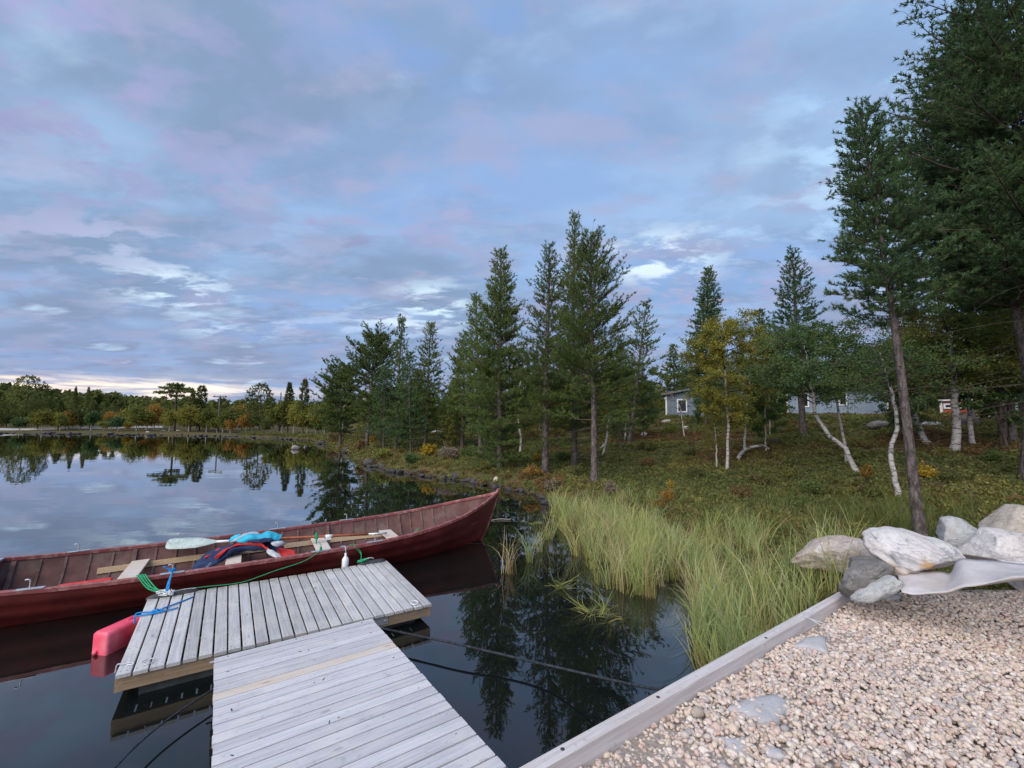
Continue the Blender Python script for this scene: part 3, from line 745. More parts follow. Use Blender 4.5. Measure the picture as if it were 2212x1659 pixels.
boulder(2160, 2290, 1236, 1286, .76, .35, m_rock_w, 'small white rock at the gravel edge on the far right', 28, (0, 0, 0), 8, dist=4.75)
boulder(2235, 2420, 1170, 1270, .7, .6, m_rock_g, 'grey boulder cut off by the right edge of view', 29, (0, 0, 0), 8, dist=5.6)
boulder(1842, 1956, 1258, 1292, .62, .16, m_rock_g, 'long greenish grey stone propped against the fabric end', 30, (.1, -.50, .5), 5, dist=4.28)
# ground fabric folded up between gravel and boulders
def fabric():
    top_px = [(1936, 1230), (1975, 1230), (2030, 1234), (2052, 1236), (2070, 1208), (2110, 1209), (2160, 1212), (2212, 1218), (2290, 1220)]
    bot_px = [(1948, 1279), (1985, 1282), (2030, 1283), (2058, 1278), (2092, 1264), (2125, 1262), (2160, 1256), (2212, 1250), (2290, 1254)]
    rows = []
    n = 48
    T = curve_pts([at_dist(x, y, 4.72) for i, (x, y) in enumerate(top_px)], n)
    B = curve_pts([at_dist(x, y, 4.28) for i, (x, y) in enumerate(bot_px)], n)
    m = min(len(T), len(B)); S_ = 9
    for s in range(S_+5):
        row = []
        for i in range(m):
            u = i/m
            if s <= S_:
                t = s/S_; p = T[i].lerp(B[i], t)
                hd = Vector((p.x, p.y, 0)).normalized()
                p = p-hd*(.05*math.sin(math.pi*t)*(.6+.4*math.sin(u*9)))+Vector((0, 0, .010*math.sin(u*13+t*4)*t+.004*math.sin(u*31-t*5)*t))
            else:
                t = (s-S_)/4; hd = Vector((B[i].x, B[i].y, 0)).normalized()
                p = B[i]+hd*(.16*t)+Vector((0, 0, -.05*t))
            row.append(p)
        rows.append(row)
    mb = MB(); mb.grid(rows, True); o = mb.build('ground_fabric', m_fabric)
    sm = o.modifiers.new('thick', 'SOLIDIFY'); sm.thickness = .006
    return tag(o, 'grey geotextile folded up between the gravel and the boulders', 'fabric')
fabric()
# white cord looped over the edging
mb = MB()
q = at_z(1748, 1332, .872)
def cz(px, py, z=.872): return at_z(px, py, z)
mb.tube(curve_pts([cz(1800, 1372, gravel_z(2.1, 3)+.02), cz(1775, 1352, .86), cz(1752, 1338), cz(1737, 1328), cz(1740, 1321), cz(1752, 1325), cz(1745, 1334), cz(1738, 1331), cz(1760, 1340), cz(1782, 1347, .865), cz(1812, 1358, gravel_z(2.1, 3)+.02)], 60), .0022, 5)
mb.tube(curve_pts([cz(1812, 1362, gravel_z(2.1, 3)+.02), cz(1840, 1366, gravel_z(2.2, 3)+.018), cz(1856, 1362, gravel_z(2.3, 3)+.02)], 12), .0018, 5)
o = mb.build('cord', m_cord_w); tag(o, 'thin white cord looped over the timber edging', 'cord')

# ------------------------------------------------------------------ black mooring ropes under the walkway
def rope(name, pts, r, mat, label, sag=0.0, n=30, cat='rope', sides=6):
    mb = MB(); P = curve_pts(pts, n); m = len(P)-1
    P = [p+Vector((0, 0, -sag*4*(i/m)*(1-i/m))) for i, p in enumerate(P)]
    mb.tube(P, r, sides); return tag(mb.build(name, mat), label, cat, 'black mooring ropes' if mat == m_rope_dk else None)
dockc = lambda x, y, z: DO+dP(x, y, z)
rope('mooring_rope', [dockc(1.10, .02, -.12), at_z(355, 1560, .10), at_z(200, 1710, .15), at_z(60, 1850, .3)], .0075, m_rope_dk, 'dark rope running left from under the dock, thinner grey one')
rope('mooring_rope', [dockc(2.02, .03, -.10), at_z(980, 1381, .16), at_z(1200, 1428, .17), at_z(1400, 1474, .40), at_z(1440, 1482, .62)], .011, m_rope_dk, 'long dark rope from the dock to the timber edging', .05)

# ------------------------------------------------------------------ pink canister used as a float
def canister():
    A_, B_ = at_z(214, 1392, .10), at_z(303, 1350, .10)
    ax = (B_-A_); ax.z = 0; L = ax.length*1.0; ax.normalize(); ay = Vector((-ax.y, ax.x, 0)); c = (A_+B_)/2
    rows = []; hw, hh, rr = .09, .135, .038
    def sec(t, s):
        pts = []
        for cx_, cy_, a0 in ((hw-rr, hh-rr, 0), (-hw+rr, hh-rr, 90), (-hw+rr, -hh+rr, 180), (hw-rr, -hh+rr, 270)):
            for q in range(5):
                a = rad(a0+q*22.5); pts.append(ax*t+ay*((cx_+rr*math.cos(a))*s)+Vector((0, 0, (cy_+rr*math.sin(a))*s)))
        return pts
    for t, s in ((-.5, .55), (-.495, .80), (-.475, .95), (-.43, 1), (-.2, 1.0), (.2, 1.0), (.40, 1), (.455, .96), (.485, .82), (.49, .6)): rows.append(sec(t*L, s))
    o_ = empty('canister', (c.x, c.y, .075), 0, 'pink plastic canister floating at the left corner of the dock', 'canister')
    mb = MB(); mb.grid(rows, True, True); mb.add(rows[0], [tuple(range(20))]); mb.add(rows[-1], [tuple(range(20))]); mb.build('body', m_pink, o_)
    mb = MB(); p = ax*(-.5*L)
    mb.tube([p+Vector((0, 0, -.05))+ay*.03, p-ax*.02+Vector((0, 0, -.05))+ay*.03], .022, 12); mb.build('cap', m_pink, o_)
    mb = MB(); mb.tube(curve_pts([ax*(.1*L)+Vector((0, 0, .12)), ax*(.18*L)+Vector((0, 0, .136)), ax*(.32*L)+Vector((0, 0, .136)), ax*(.40*L)+Vector((0, 0, .12))], 12), .011, 8); mb.build('handle', m_pink, o_)
canister()
# blue rope that ties it to the dock
mb = MB()
mb.tube(curve_pts([dockc(-.035, 1.18, -.07), dockc(-.04, 1.20, 0), dockc(-.015, 1.215, .022), dockc(.10, 1.20, .014), dockc(.17, 1.22, .02), dockc(.24, 1.30, .012), dockc(.34, 1.38, .010), dockc(.42, 1.46, .008)], 30), .008, 7)
mb.tube(curve_pts([dockc(-.03, 1.17, .01), dockc(.05, 1.155, .014), dockc(.14, 1.15, .014), dockc(.22, 1.17, .013), dockc(.31, 1.20, .011)], 20), .008, 7)
mb.tube(curve_pts([dockc(.10+.028*math.cos(t), 1.185+.03*math.sin(t), .018+.010*math.sin(2*t)) for t in (0, 1, 2, 3, 4, 5, 6.28)], 30), .009, 7)
mb.tube(curve_pts([dockc(.155+.025*math.cos(t), 1.20+.026*math.sin(t), .020+.010*math.cos(2*t)) for t in (0, 1, 2, 3, 4, 5, 6.28)], 30), .009, 7)
tag(mb.build('rope', m_rope_bl), 'knotted bright blue rope on the left corner of the dock', 'rope')

# ------------------------------------------------------------------ long red river boat
BA = rad(31); bu = Vector((math.cos(BA), math.sin(BA), 0)); bn_ = Vector((-bu.y, bu.x, 0)); BOW = Vector((-.2501, 8.5964, 0))
ST = [0, .15, .4, .7, 1.0, 1.5, 2, 2.5, 3, 3.5, 4, 4.5, 5, 5.5, 6, 6.5, 7, 7.6, 8.2, 8.8, 9.3, 9.5]
HB = [.018, .100, .268, .440, .580, .728, .812, .848, .856, .862, .860, .852, .842, .826, .795, .740, .66, .54, .38, .20, .06, .018]
ZG = [.874, .826, .760, .690, .622, .541, .489, .458, .441, .429, .421, .415, .412, .417, .428, .452, .49, .55, .62, .70, .78, .82]
boat = empty('rowing_boat', BOW, 0, 'long dark red wooden river boat moored behind the dock', 'boat')
LB = ST[-1]
def bP(s, n, z): return bu*(-s)+bn_*n+Vector((0, 0, z))
def hb_(s): return float(np.interp(s, ST, HB))
def zg_(s): return float(np.interp(s, ST, ZG))
def keel_z(s):
    e = min(s, LB-s)
    return float(np.interp(e, [0, .12, .25, .37, .55, .9, 1.6, 3], [.86, .52, .22, .0, -.07, -.10, -.11, -.115]))
SEC = [(0, 0), (.30, .045), (.52, .11), (.535, .12), (.66, .25), (.76, .40), (.775, .41), (.85, .55), (.905, .70), (.918, .71), (.965, .86), (1, 1)]
def sec_frac(s):
    e = min(s, LB-s); w = min(1, e/1.6)
    out = []
    for f, h in SEC:
        fb = h**.80; out.append((f*w+fb*(1-w), h))
    return out
def section(s, off=0.0):
    hb, zt, zk = hb_(s), zg_(s), keel_z(s); out = []
    zk += off*1.2
    for f, h in sec_frac(s): out.append((max(0, hb*f-off*(1 if h > .02 else 0)), zk+(zt-zk)*h))
    return out
NS = sorted(set([round(q, 3) for q in list(np.arange(0, LB, .16))+ST+[.05, .1, .2, .28]]))
def shell(off):
    rows = []
    for s in NS:
        sc = section(s, off); e = min(s, LB-s)
        rows.append([bP(s, -n_, z) for n_, z in reversed(sc)]+[bP(s, n_, z) for n_, z in sc[1:]])
    return rows
mb = MB(); mb.grid(shell(0.0), True); hull = mb.build('hull', m_red, boat, recalc=False)
mb = MB(); mb.grid(shell(.016), True); inner = mb.build('inside_planking', m_inside, boat, recalc=False)
# gunwale rails, one each side
for sgn in (-1, 1):
    rows = []
    for s in NS:
        hb, zt = hb_(s), zg_(s); n0 = sgn*(hb+.008); n1 = sgn*max(.0, hb-.042)
        rows.append([bP(s, n0, zt-.030), bP(s, n0, zt+.006), bP(s, n0-sgn*.006, zt+.014), bP(s, n1+sgn*.004, zt+.014), bP(s, n1, zt+.008), bP(s, n1, zt-.028)])
    mb = MB(); mb.grid(rows, False, True); mb.add(rows[0], [tuple(range(6))]); mb.build('gunwale', m_rail, boat)
# stem post
mb = MB(); P = []
for h in np.linspace(0, 1, 9):
    s = float(np.interp(h, [0, .25, .5, .75, 1], [.42, .25, .14, .05, -.03])); P.append(bP(s, 0, float(np.interp(s, [-.03, .0, .12, .25, .37, .42], [.93, .88, .52, .22, 0, -.05]))))
rows = []
for i, p in enumerate(P): rows.append([p+bn_*.028-bu*.05, p+bn_*.018+bu*.012, p-bn_*.018+bu*.012, p-bn_*.028-bu*.05])
mb.grid(rows, False, True); mb.add(rows[-1], [(0, 1, 2, 3)]); mb.build('stem', m_rail, boat)
# ribs
def rib(s, w=.026, th=.016, mat=m_rib, name='rib', full=False):
    rows = []
    for ds in (-w/2, w/2):
        sc = section(s+ds, .0165); sc = sc[:-1]+[(sc[-1][0], sc[-1][1]-.03)]
        rows.append((sc, section(s+ds, .0165+th)))
    def line(sc): return [bP(s_, -n_, z) for n_, z in reversed(sc)]+[bP(s_, n_, z) for n_, z in sc[1:]]
    out = []
    for ds, key in ((-w/2, 0), (-w/2, 1), (w/2, 1), (w/2, 0)):
        s_ = s+ds; sc = section(s_, .0165+(th if key else 0)); sc[-1] = (sc[-1][0], sc[-1][1]-.032)
        out.append([bP(s_, -n_, z) for n_, z in reversed(sc)]+[bP(s_, n_, z) for n_, z in sc[1:]])
    mb = MB(); mb.grid(list(map(list, zip(*out))), False, True); return mb.build(name, mat, boat)
s = .95; kk = 0
while s < 8.9:
    thick = kk in (4, 10, 16, 21, 26)
    rib(s, .045 if thick else .024, .034 if thick else .014); s += .205 if s < 3 else .235; kk += 1
# seat risers on both sides and the thwarts that rest on them
def half_at(s, z):
    sc = section(s, .034); return float(np.interp(z, [q[1] for q in sc], [q[0] for q in sc]))
for sgn in (-1, 1):
    for s0, s1 in ((1.95, 5.95),):
        rows = []
        for q in range(25):
            s = s0+(s1-s0)*q/24; h = half_at(s, .17)+.01
            rows.append([bP(s, sgn*h, .145), bP(s, sgn*(h+.028), .215), bP(s, sgn*(h+.006), .219), bP(s, sgn*(h-.024), .149)])
        mb = MB(); mb.grid(rows, False, True); mb.add(rows[0], [(0, 1, 2, 3)]); mb.add(rows[-1], [(3, 2, 1, 0)]); mb.build('seat_riser', m_beam_new, boat)
def thwart(s, w, z=.235, th=.026, mat=m_plank_new, label=None):
    h0 = half_at(s-w/2, z)-.006; h1 = half_at(s+w/2, z)-.006; mb = MB(); rows = []
    for zz in (z-th/2, z+th/2): rows.append([bP(s-w/2, -h0, zz), bP(s-w/2, h0, zz), bP(s+w/2, h1, zz), bP(s+w/2, -h1, zz)])
    mb.add(rows[0]+rows[1], [(3, 2, 1, 0), (4, 5, 6, 7)]+[(i, (i+1) % 4, 4+(i+1) % 4, 4+i) for i in range(4)])
    o = mb.build('thwart', mat, boat); bv = o.modifiers.new('b', 'BEVEL'); bv.width = .004; bv.segments = 1; return o
for s, w in ((5.50, .20), (4.36, .19), (3.17, .21), (2.04, .21)): thwart(s, w)
# small deck in the bow, stern bulkhead and its capping
rows = []
for q in range(6):
    s = .30+.44*q/5; h = half_at(s, .50)+.012; rows.append([bP(s, -h, .50-.02*q), bP(s, h, .50-.02*q), bP(s, h*.98, .475-.02*q), bP(s, -h*.98, .475-.02*q)])
mb = MB(); mb.grid(rows, False, True); mb.add(rows[-1], [(0, 1, 2, 3)]); mb.build('bow_deck', m_rail, boat)
sB = 6.86
sc = section(sB, .018); mb = MB(); line_ = [bP(sB, -n_, z) for n_, z in reversed(sc)]+[bP(sB, n_, z) for n_, z in sc[1:]]
n = len(line_); mb.add(line_+[p-bu*.02 for p in line_], [tuple(range(n)), tuple(range(2*n-1, n-1, -1))]); mb.build('stern_bulkhead', m_rail, boat)
mb = MB(); h = hb_(sB); mb.box(bP(sB+.01, 0, zg_(sB)+.004), (.05, 2*h-.09, .03), (bu, bn_, Vector((0, 0, 1))), .003); mb.build('bulkhead_capping', m_galv, boat)
# red sheet lying along the near inside edge
# oarlocks on white plates
def oarlock(s, sgn):
    zt = zg_(s)+.016; n_ = sgn*(hb_(s)-.016)
    d = (bP(s-.1, sgn*hb_(s-.1), 0)-bP(s+.1, sgn*hb_(s+.1), 0)).normalized(); e = Vector((-d.y, d.x, 0))
    mb = MB(); mb.box(bP(s, n_, zt), (.235, .056, .006), (d, e, Vector((0, 0, 1)))); pl = mb.build('oarlock_plate', m_galv, boat)
    mb = MB(); p = bP(s, n_, zt); mb.tube(curve_pts([p, p+Vector((0, 0, .055)), p+Vector((0, 0, .085)), p-d*.018+Vector((0, 0, .098)), p-d*.042+Vector((0, 0, .094))], 12), [.0065]*13 if False else .0065, 8)
    mb.build('oarlock_pin', m_galv, pl)
def s_of(px, py, z):
    P_ = at_z(px, py, z)-BOW; return -(P_.dot(bu)), P_.dot(bn_)
for px, py, sgn in ((172, 1190, 1), (388, 1168, 1), (600, 1143, 1), (747, 1124, 1), (60, 1277, -1), (369, 1241, -1), (706, 1190, -1) if False else (703, 1192, -1), (808, 1172, -1)):
    if px == 703: continue
    oarlock(s_of(px, py, .44)[0], sgn)
oarlock(s_of(694, 1194, .44)[0], -1)
# ------------------------------------------------------------------ oar lying over the thwarts
oar = empty('oar', BOW, 0, 'long wooden oar with greyish white blade and orange shaft lying in the boat', 'oar')
o0, o1 = Vector((5.22, .66, .435)), Vector((2.12, .19, .30))
def oP(t, side=0.0, z=0.0):
    q = o0.lerp(o1, t); dirn = (bP(*o1)-bP(*o0)).normalized(); sd = Vector((-dirn.y, dirn.x, 0))*.82+Vector((0, 0, .57)); return bP(q.x, q.y, q.z)+sd*side+Vector((0, 0, z))
mb = MB(); rows = []
for t, w in ((0, .055), (.006, .085), (.02, .100), (.08, .104), (.12, .096), (.15, .075), (.175, .048), (.195, .026), (.21, .018)):
    rows.append([oP(t, w, .004), oP(t, w*.5, .010), oP(t, 0, .014), oP(t, -w*.5, .010), oP(t, -w, .004), oP(t, -w, -.002), oP(t, 0, -.004), oP(t, w, -.002)])
mb.grid(rows, True, True); mb.add(rows[0], [tuple(range(8))]); mb.build('blade', m_blade, oar)
mb = MB(); mb.tube([oP(t) for t in (.20, .24, .27)], .019, 10); mb.build('neck', m_white, oar)
mb = MB(); mb.tube([oP(t) for t in (.27, .5, .7, .90)], .021, 10); mb.build('shaft', m_shaft, oar)
mb = MB(); mb.tube([oP(t) for t in (.90, .96, 1.0)], .018, 10); mb.build('handle', m_galv, oar)
mb = MB(); mb.tube([oP(t) for t in (.685, .72)], .026, 10); mb.box(oP(.70, -.03, -.02), (.08, .03, .03), (bu, bn_, Vector((0, 0, 1)))); mb.build('collar', m_white, oar)
# ------------------------------------------------------------------ life jackets heaped on the middle thwart
def heap(name, mat, ctrl, wid, thick, n=26, m=10, seed=0, wav=.012, parent=None):
    """a puffy strip of cloth following ctrl (s, n, z) with width wid"""
    P = curve_pts([bP(*c) for c in ctrl], n); mb = MB(); rows = []; r = random.Random(seed); ph = [r.uniform(0, 6) for _ in range(4)]
    L = len(P)
    for i, p in enumerate(P):
        t = (P[min(i+1, L-1)]-P[max(i-1, 0)]).normalized(); sd = t.cross(Vector((0, 0, 1))).normalized(); upv = sd.cross(t)
        e = min(1, min(i, L-1-i)/(L*.14)+.30); w = (wid if not isinstance(wid, (list, tuple)) else float(np.interp(i/(L-1), np.linspace(0, 1, len(wid)), wid)))*e/2; th = thick*e/2
        row = []
        for q in range(m*2):
            a = math.pi*2*q/(m*2); cx_, sx_ = math.cos(a), math.sin(a)
            bumpy = wav*1.5*(1.2*math.sin(i*.42+a+ph[0])+.8*math.sin(i*.21-a*2+ph[1])+.55*math.sin(i*.75+a*4+ph[2])+.35*math.sin(i*1.1-a*7+ph[3]))
            row.append(p+sd*(w*math.copysign(abs(cx_)**.75, cx_)*(1+bumpy*2))+upv*(th*math.copysign(abs(sx_)**.7, sx_)+bumpy*.6))
        rows.append(row)
    mb.grid(rows, True, True); mb.add(rows[0], [tuple(range(m*2))]); mb.add(rows[-1], [tuple(range(m*2))])
    return mb.build(name, mat, parent)
jk = empty('life_jacket', BOW, 0, 'navy life jacket with red trim draped over the middle thwart', 'life jacket')
heap('body', m_navy, [(4.86, -.10, .17), (4.66, .12, .24), (4.48, .30, .32), (4.20, .36, .35), (3.92, .30, .31), (3.74, .14, .24)], [.20, .30, .36, .36, .34, .26], .10, n=40, seed=1, parent=jk)
heap('side_panel', m_navy, [(4.78, .02, .15), (4.66, -.14, .15), (4.56, -.28, .14)], .22, .07, 12, seed=4, parent=jk)
heap('red_trim', m_redcloth, [(4.58, .02, .30), (4.44, .18, .375), (4.24, .24, .405), (4.04, .18, .385), (3.92, .04, .32)], [.05, .055, .06, .055, .05], .022, seed=2, parent=jk)
heap('red_trim', m_redcloth, [(4.72, .16, .285), (4.62, .26, .325), (4.54, .32, .345)], .05, .02, 10, seed=3, parent=jk)
heap('grey_strap', m_greycloth, [(3.94, .02, .33), (3.84, -.12, .27), (3.74, -.24, .22)], [.06, .09, .07], .02, 12, seed=5, parent=jk)
heap('grey_strap', m_greycloth, [(4.62, -.05, .27), (4.68, -.16, .21), (4.70, -.30, .17)], .022, .012, 12, seed=6, parent=jk)
heap('red_panel', m_redcloth, [(3.80, .14, .30), (3.68, .0, .24), (3.60, -.12, .20)], [.10, .20, .14], .03, 12, seed=7, parent=jk)
j2 = empty('life_jacket', BOW, 0, 'turquoise life jacket with pale grey lining on top of the navy one', 'life jacket')
heap('body', m_turq, [(4.34, .36, .42), (4.20, .32, .46), (4.04, .28, .47), (3.88, .22, .46), (3.78, .16, .42)], [.16, .24, .27, .26, .20], .10, n=40, seed=8, parent=j2)
heap('lining', m_greycloth, [(4.42, .40, .41), (4.30, .44, .46), (4.16, .43, .48), (4.04, .40, .47)], [.06, .10, .09, .05], .05, 14, seed=9, parent=j2)
heap('lining', m_greycloth, [(3.90, .02, .42), (3.80, .02, .40), (3.72, .08, .36)], [.06, .13, .10], .035, 12, seed=10, parent=j2)
heap('collar', m_turq, [(4.44, .46, .42), (4.36, .48, .45), (4.28, .44, .47)], .09, .05, 12, seed=12, parent=j2)
heap('band', m_navy, [(4.20, .16, .455), (4.02, .10, .455), (3.86, .08, .44)], [.02, .03, .02], .03, 12, seed=11, parent=j2)
# red seat pad seen under the near gunwale, by the first thwart
h_ = half_at(5.8, .32); mb = MB(); mb.box(bP(5.78, -(hb_(5.78)-.15), .385), (.46, .17, .035), (bu, bn_, Vector((0, 0, 1))), .008); o = mb.build('seat_pad', m_redcloth); o.location = BOW; tag(o, 'flat red pad along the inside of the near gunwale', 'pad')
# ------------------------------------------------------------------ ropes that hold the boat
tie = dockc(.16, DL-.02, .03)
def gw(s, dz=.02): return BOW+bP(s, -(hb_(s)+.004), zg_(s)+dz)
sL = s_of(300, 1251, .44)[0]; sO = s_of(369, 1241, .44)[0]; sR = s_of(694, 1194, .44)[0]
mb = MB()
for q in range(5):
    a = gw(sL+.018*q-.04, .02); mb.tube(curve_pts([a+bn_*.06+Vector((0, 0, -.01)), a+Vector((0, 0, .014)), a.lerp(tie, .4)+Vector((0, 0, -.02-.012*((q*2)%5))), a.lerp(tie, .8)+bu*(.01*((q*3)%5)-.02)+Vector((0, 0, -.008*((q*3)%4))), tie+Vector((0, 0, .003*q))], 20), .0062, 6)
mb.tube(curve_pts([tie, dockc(.30, DL+.03, .03), dockc(.55, DL+.055, .012), dockc(.9, DL+.05, .0), dockc(1.25, DL+.10, .06), gw(sR, .02).lerp(dockc(1.3, DL+.1, .06), .4)+Vector((0, 0, -.035)), gw(sR, .03), gw(sR, .06)+bn_*.02], 60), .005, 6)
for q in range(4): mb.tube(curve_pts([gw(sR, .03+.012*q)+bu*.012, gw(sR, .035+.012*q)+bn_*.025, gw(sR, .03+.012*q)-bu*.012, gw(sR, .03+.012*q)+bu*.012], 10), .006, 6)
tag(mb.build('rope', m_rope_gr), 'green mooring rope from the dock cleat along the boat side', 'rope')
mb = MB(); a = gw(sO, .02)
for q in range(4): mb.tube(curve_pts([a+bn_*(.01+.01*q)+Vector((0, 0, .03)), a-bn_*.012+Vector((0, 0, .0)), a.lerp(tie, .5)+bu*(.006*q-.01), tie+bu*(.008*q)+Vector((0, 0, .02))], 14), .006, 6)
for q in range(3): mb.tube([a+Vector((0, 0, .02+.01*q))+bu*.03, a+bn_*.03+Vector((0, 0, .03+.01*q)), a-bu*.03+Vector((0, 0, .02+.01*q)), a+bu*.03+Vector((0, 0, .02+.01*q))], .008, 6)
mb.tube(curve_pts([a+Vector((0, 0, .03)), a-bu*.05+Vector((0, 0, .06)), a-bu*.085+Vector((0, 0, .09))], 8), .009, 6)
tag(mb.build('rope', m_rope_bl), 'blue rope tied round the oarlock above the white knot', 'rope')
mb = MB(); r = random.Random(4)
for q in range(9):
    pts = [tie+Vector((r.uniform(-.10, .10), r.uniform(-.035, .035), r.uniform(-.01, .045))) for _ in range(5)]; mb.tube(curve_pts(pts, 20), .0045, 5)
mb.tube(curve_pts([tie, dockc(.32, DL+.02, .035), dockc(.44, DL+.01, .03)], 10), .004, 5)
tag(mb.build('cord', m_cord_w), 'tangled white cord knotted at the dock corner bumper', 'cord')
tie2 = dockc(DW-.38, DL+.0, .04); mb = MB(); s2 = s_of(765, 1182, .44)[0]
for q in range(2): mb.tube(curve_pts([gw(s2+.04*q, .0)+bn_*.10+Vector((0, 0, -.02)), gw(s2+.04*q, .03), gw(s2-.10, -.10)+Vector((0, 0, -.02*q)), tie2+Vector((0, 0, .01*q))], 24), .0055, 6)
for q in range(5):
    pts = [tie2+da*r.uniform(-.06, .10)+Vector((0, r.uniform(-.03, .03), r.uniform(-.01, .03))) for _ in range(4)]; mb.tube(curve_pts(pts, 14), .006, 5)
tag(mb.build('rope', m_rope_gr), 'short green rope looped from the gunwale to the right bumper', 'rope')
mb = MB(); mb.tube(curve_pts([tie2+da*.05+Vector((0, 0, .02)), tie2+da*.12+Vector((0, 0, .035)), tie2+da*.18+Vector((0, 0, .02))], 10), .005, 5); tag(mb.build('cord', m_cord_w), 'short end of white cord on the right bumper', 'cord')
# white bottle fender between boat and dock
sb = s_of(745, 1183, .44)[0]; top_ = gw(sb, -.055)-bn_*.05
fen = empty('bottle_fender', top_, 0, 'white plastic bottle hung as a fender between boat and dock', 'fender')
mb = MB(); prof = [(0, 0), (.014, 0), (.016, -.02), (.017, -.045), (.034, -.062), (.046, -.085), (.048, -.20), (.044, -.225), (0, -.23)]
rows = [[Vector((r_*math.cos(t), r_*math.sin(t), z_)) for t in [2*math.pi*q/16 for q in range(16)]] for r_, z_ in prof]; mb.grid(rows, True, True); mb.build('bottle', m_white, fen)
mb = MB(); a = Vector((0, 0, -.005)); g_ = gw(sb, .02)-top_
mb.tube(curve_pts([a, a+Vector((0, 0, .03)), g_, g_+bn_*.04-bu*.03, g_+bn_*.05-bu*.10+Vector((0, 0, -.03))], 16), .0045, 6); mb.build('hanging_cord', mat_noise('pale_blue_cord', (.25, .55, .75), (.35, .65, .80), 60), fen)
# green cord tied round the oar
mb = MB()
for q in range(3):
    c = BOW+oP(.635+.006*q); mb.tube([c+Vector((0, 0, .035))+bn_*.0, c+bn_*.035, c+Vector((0, 0, -.035)), c-bn_*.035, c+Vector((0, 0, .035))], .008, 6)
c = BOW+oP(.64); mb.tube(curve_pts([c+Vector((0, 0, .06)), c-bn_*.03, c-bn_*.05+Vector((0, 0, -.07)), c-bn_*.03+Vector((0, 0, -.12))], 12), .012, 6)
tag(mb.build('cord', m_rope_gr), 'green cord knotted round the oar shaft', 'cord')
mb = MB(); s3 = s_of(915, 1145, .56)[0]; mb.tube(curve_pts([gw(s3+.28, -.02)+bn_*.10, gw(s3+.1, .0)+bn_*.07, gw(s3, .05)+bn_*.08], 10), .008, 6); tag(mb.build('rope', m_rope_gr), 'loose end of green line inside the bow', 'rope')
# twig floating beyond the bow
mb = MB(); mb.tube(curve_pts([at_z(1062, 1124, .01), at_z(1080, 1121, .02), at_z(1098, 1122, .015), at_z(1104, 1121, .02)], 10), [.012]*11 if False else .010, 6)
tag(mb.build('floating_twig', m_rock_t), 'pale twig floating in front of the bow', 'twig')
# ------------------------------------------------------------------ trees
def norm(v): return v/np.maximum(1e-9, np.linalg.norm(v, axis=-1, keepdims=True))
def prism_tubes(P0, P1, r0, r1, n=3):
    """straight tapered sticks from P0 to P1, all at once"""
    P0 = np.asarray(P0); P1 = np.asarray(P1); t = norm(P1-P0); up = np.tile([.21, .13, .97], (len(P0), 1))
    a = norm(np.cross(t, up)); b = np.cross(t, a); k_ = np.arange(n)*2*math.pi/n
    r0 = np.broadcast_to(r0, len(P0))[:, None]; r1 = np.broadcast_to(r1, len(P0))[:, None]
    rings = []
    for P, r in ((P0, r0), (P1, r1)):
        for q in range(n): rings.append(P+(a*math.cos(k_[q])+b*math.sin(k_[q]))*r)
    V = np.stack(rings, 1).reshape(-1, 3); base = np.arange(len(P0))[:, None]*2*n; F = []
    for q in range(n): F.append(np.stack([base[:, 0]+q, base[:, 0]+(q+1) % n, base[:, 0]+n+(q+1) % n, base[:, 0]+n+q], -1))
    return V, np.vstack(F)
def path_tube(P, r, n=8):
    P = np.asarray(P, float); m = len(P); t = norm(np.gradient(P, axis=0)); up = np.tile([.9, .1, .1], (m, 1)); a = norm(np.cross(t, up)); b = np.cross(t, a)
    V = np.stack([P+(a*math.cos(q)+b*math.sin(q))*np.asarray(r)[:, None] for q in np.arange(n)*2*math.pi/n], 1).reshape(-1, 3)
    i = np.arange(m-1)[:, None]; j = np.arange(n)[None, :]; j2 = (j+1) % n
    return V, np.stack([i*n+j, i*n+j2, (i+1)*n+j2, (i+1)*n+j], -1).reshape(-1, 4)
def needles(pos, axis, ls, k, ln, wd, rs):
    """k thin needle bundles round every shoot"""
    n = len(pos); u = rs.uniform(0, 1, (n, k, 1)); th = rs.uniform(0, 6.283, (n, k, 1)); phi = rs.uniform(.45, 1.05, (n, k, 1))
    up = np.where(np.abs(axis[:, 2:3]) > .9, [[1., 0, 0]], [[0, 0, 1.]]); e1 = norm(np.cross(axis, up)); e2 = np.cross(axis, e1)
    rdl = e1[:, None]*np.cos(th)+e2[:, None]*np.sin(th); d = axis[:, None]*np.cos(phi)+rdl*np.sin(phi)
    base = pos[:, None]+axis[:, None]*(u*ls); L_ = ln*rs.uniform(.7, 1.25, (n, k, 1)); side = norm(np.cross(d, rs.normal(size=(n, k, 3))))*wd/2
    V = np.stack([base-side, base+side, base+d*L_], 2).reshape(-1, 3); F = np.arange(len(V)).reshape(-1, 3)
    return V, F
def trunk_path(H, lean, wob, rs, n=14):
    z = np.linspace(0, 1, n); P = np.stack([z*0, z*0, z*H], -1)
    a, b = rs.uniform(0, 6.28, 2)
    P[:, 0] += lean[0]*z + wob*np.sin(z*5+a)*z; P[:, 1] += lean[1]*z + wob*np.sin(z*4.3+b)*z
    return P
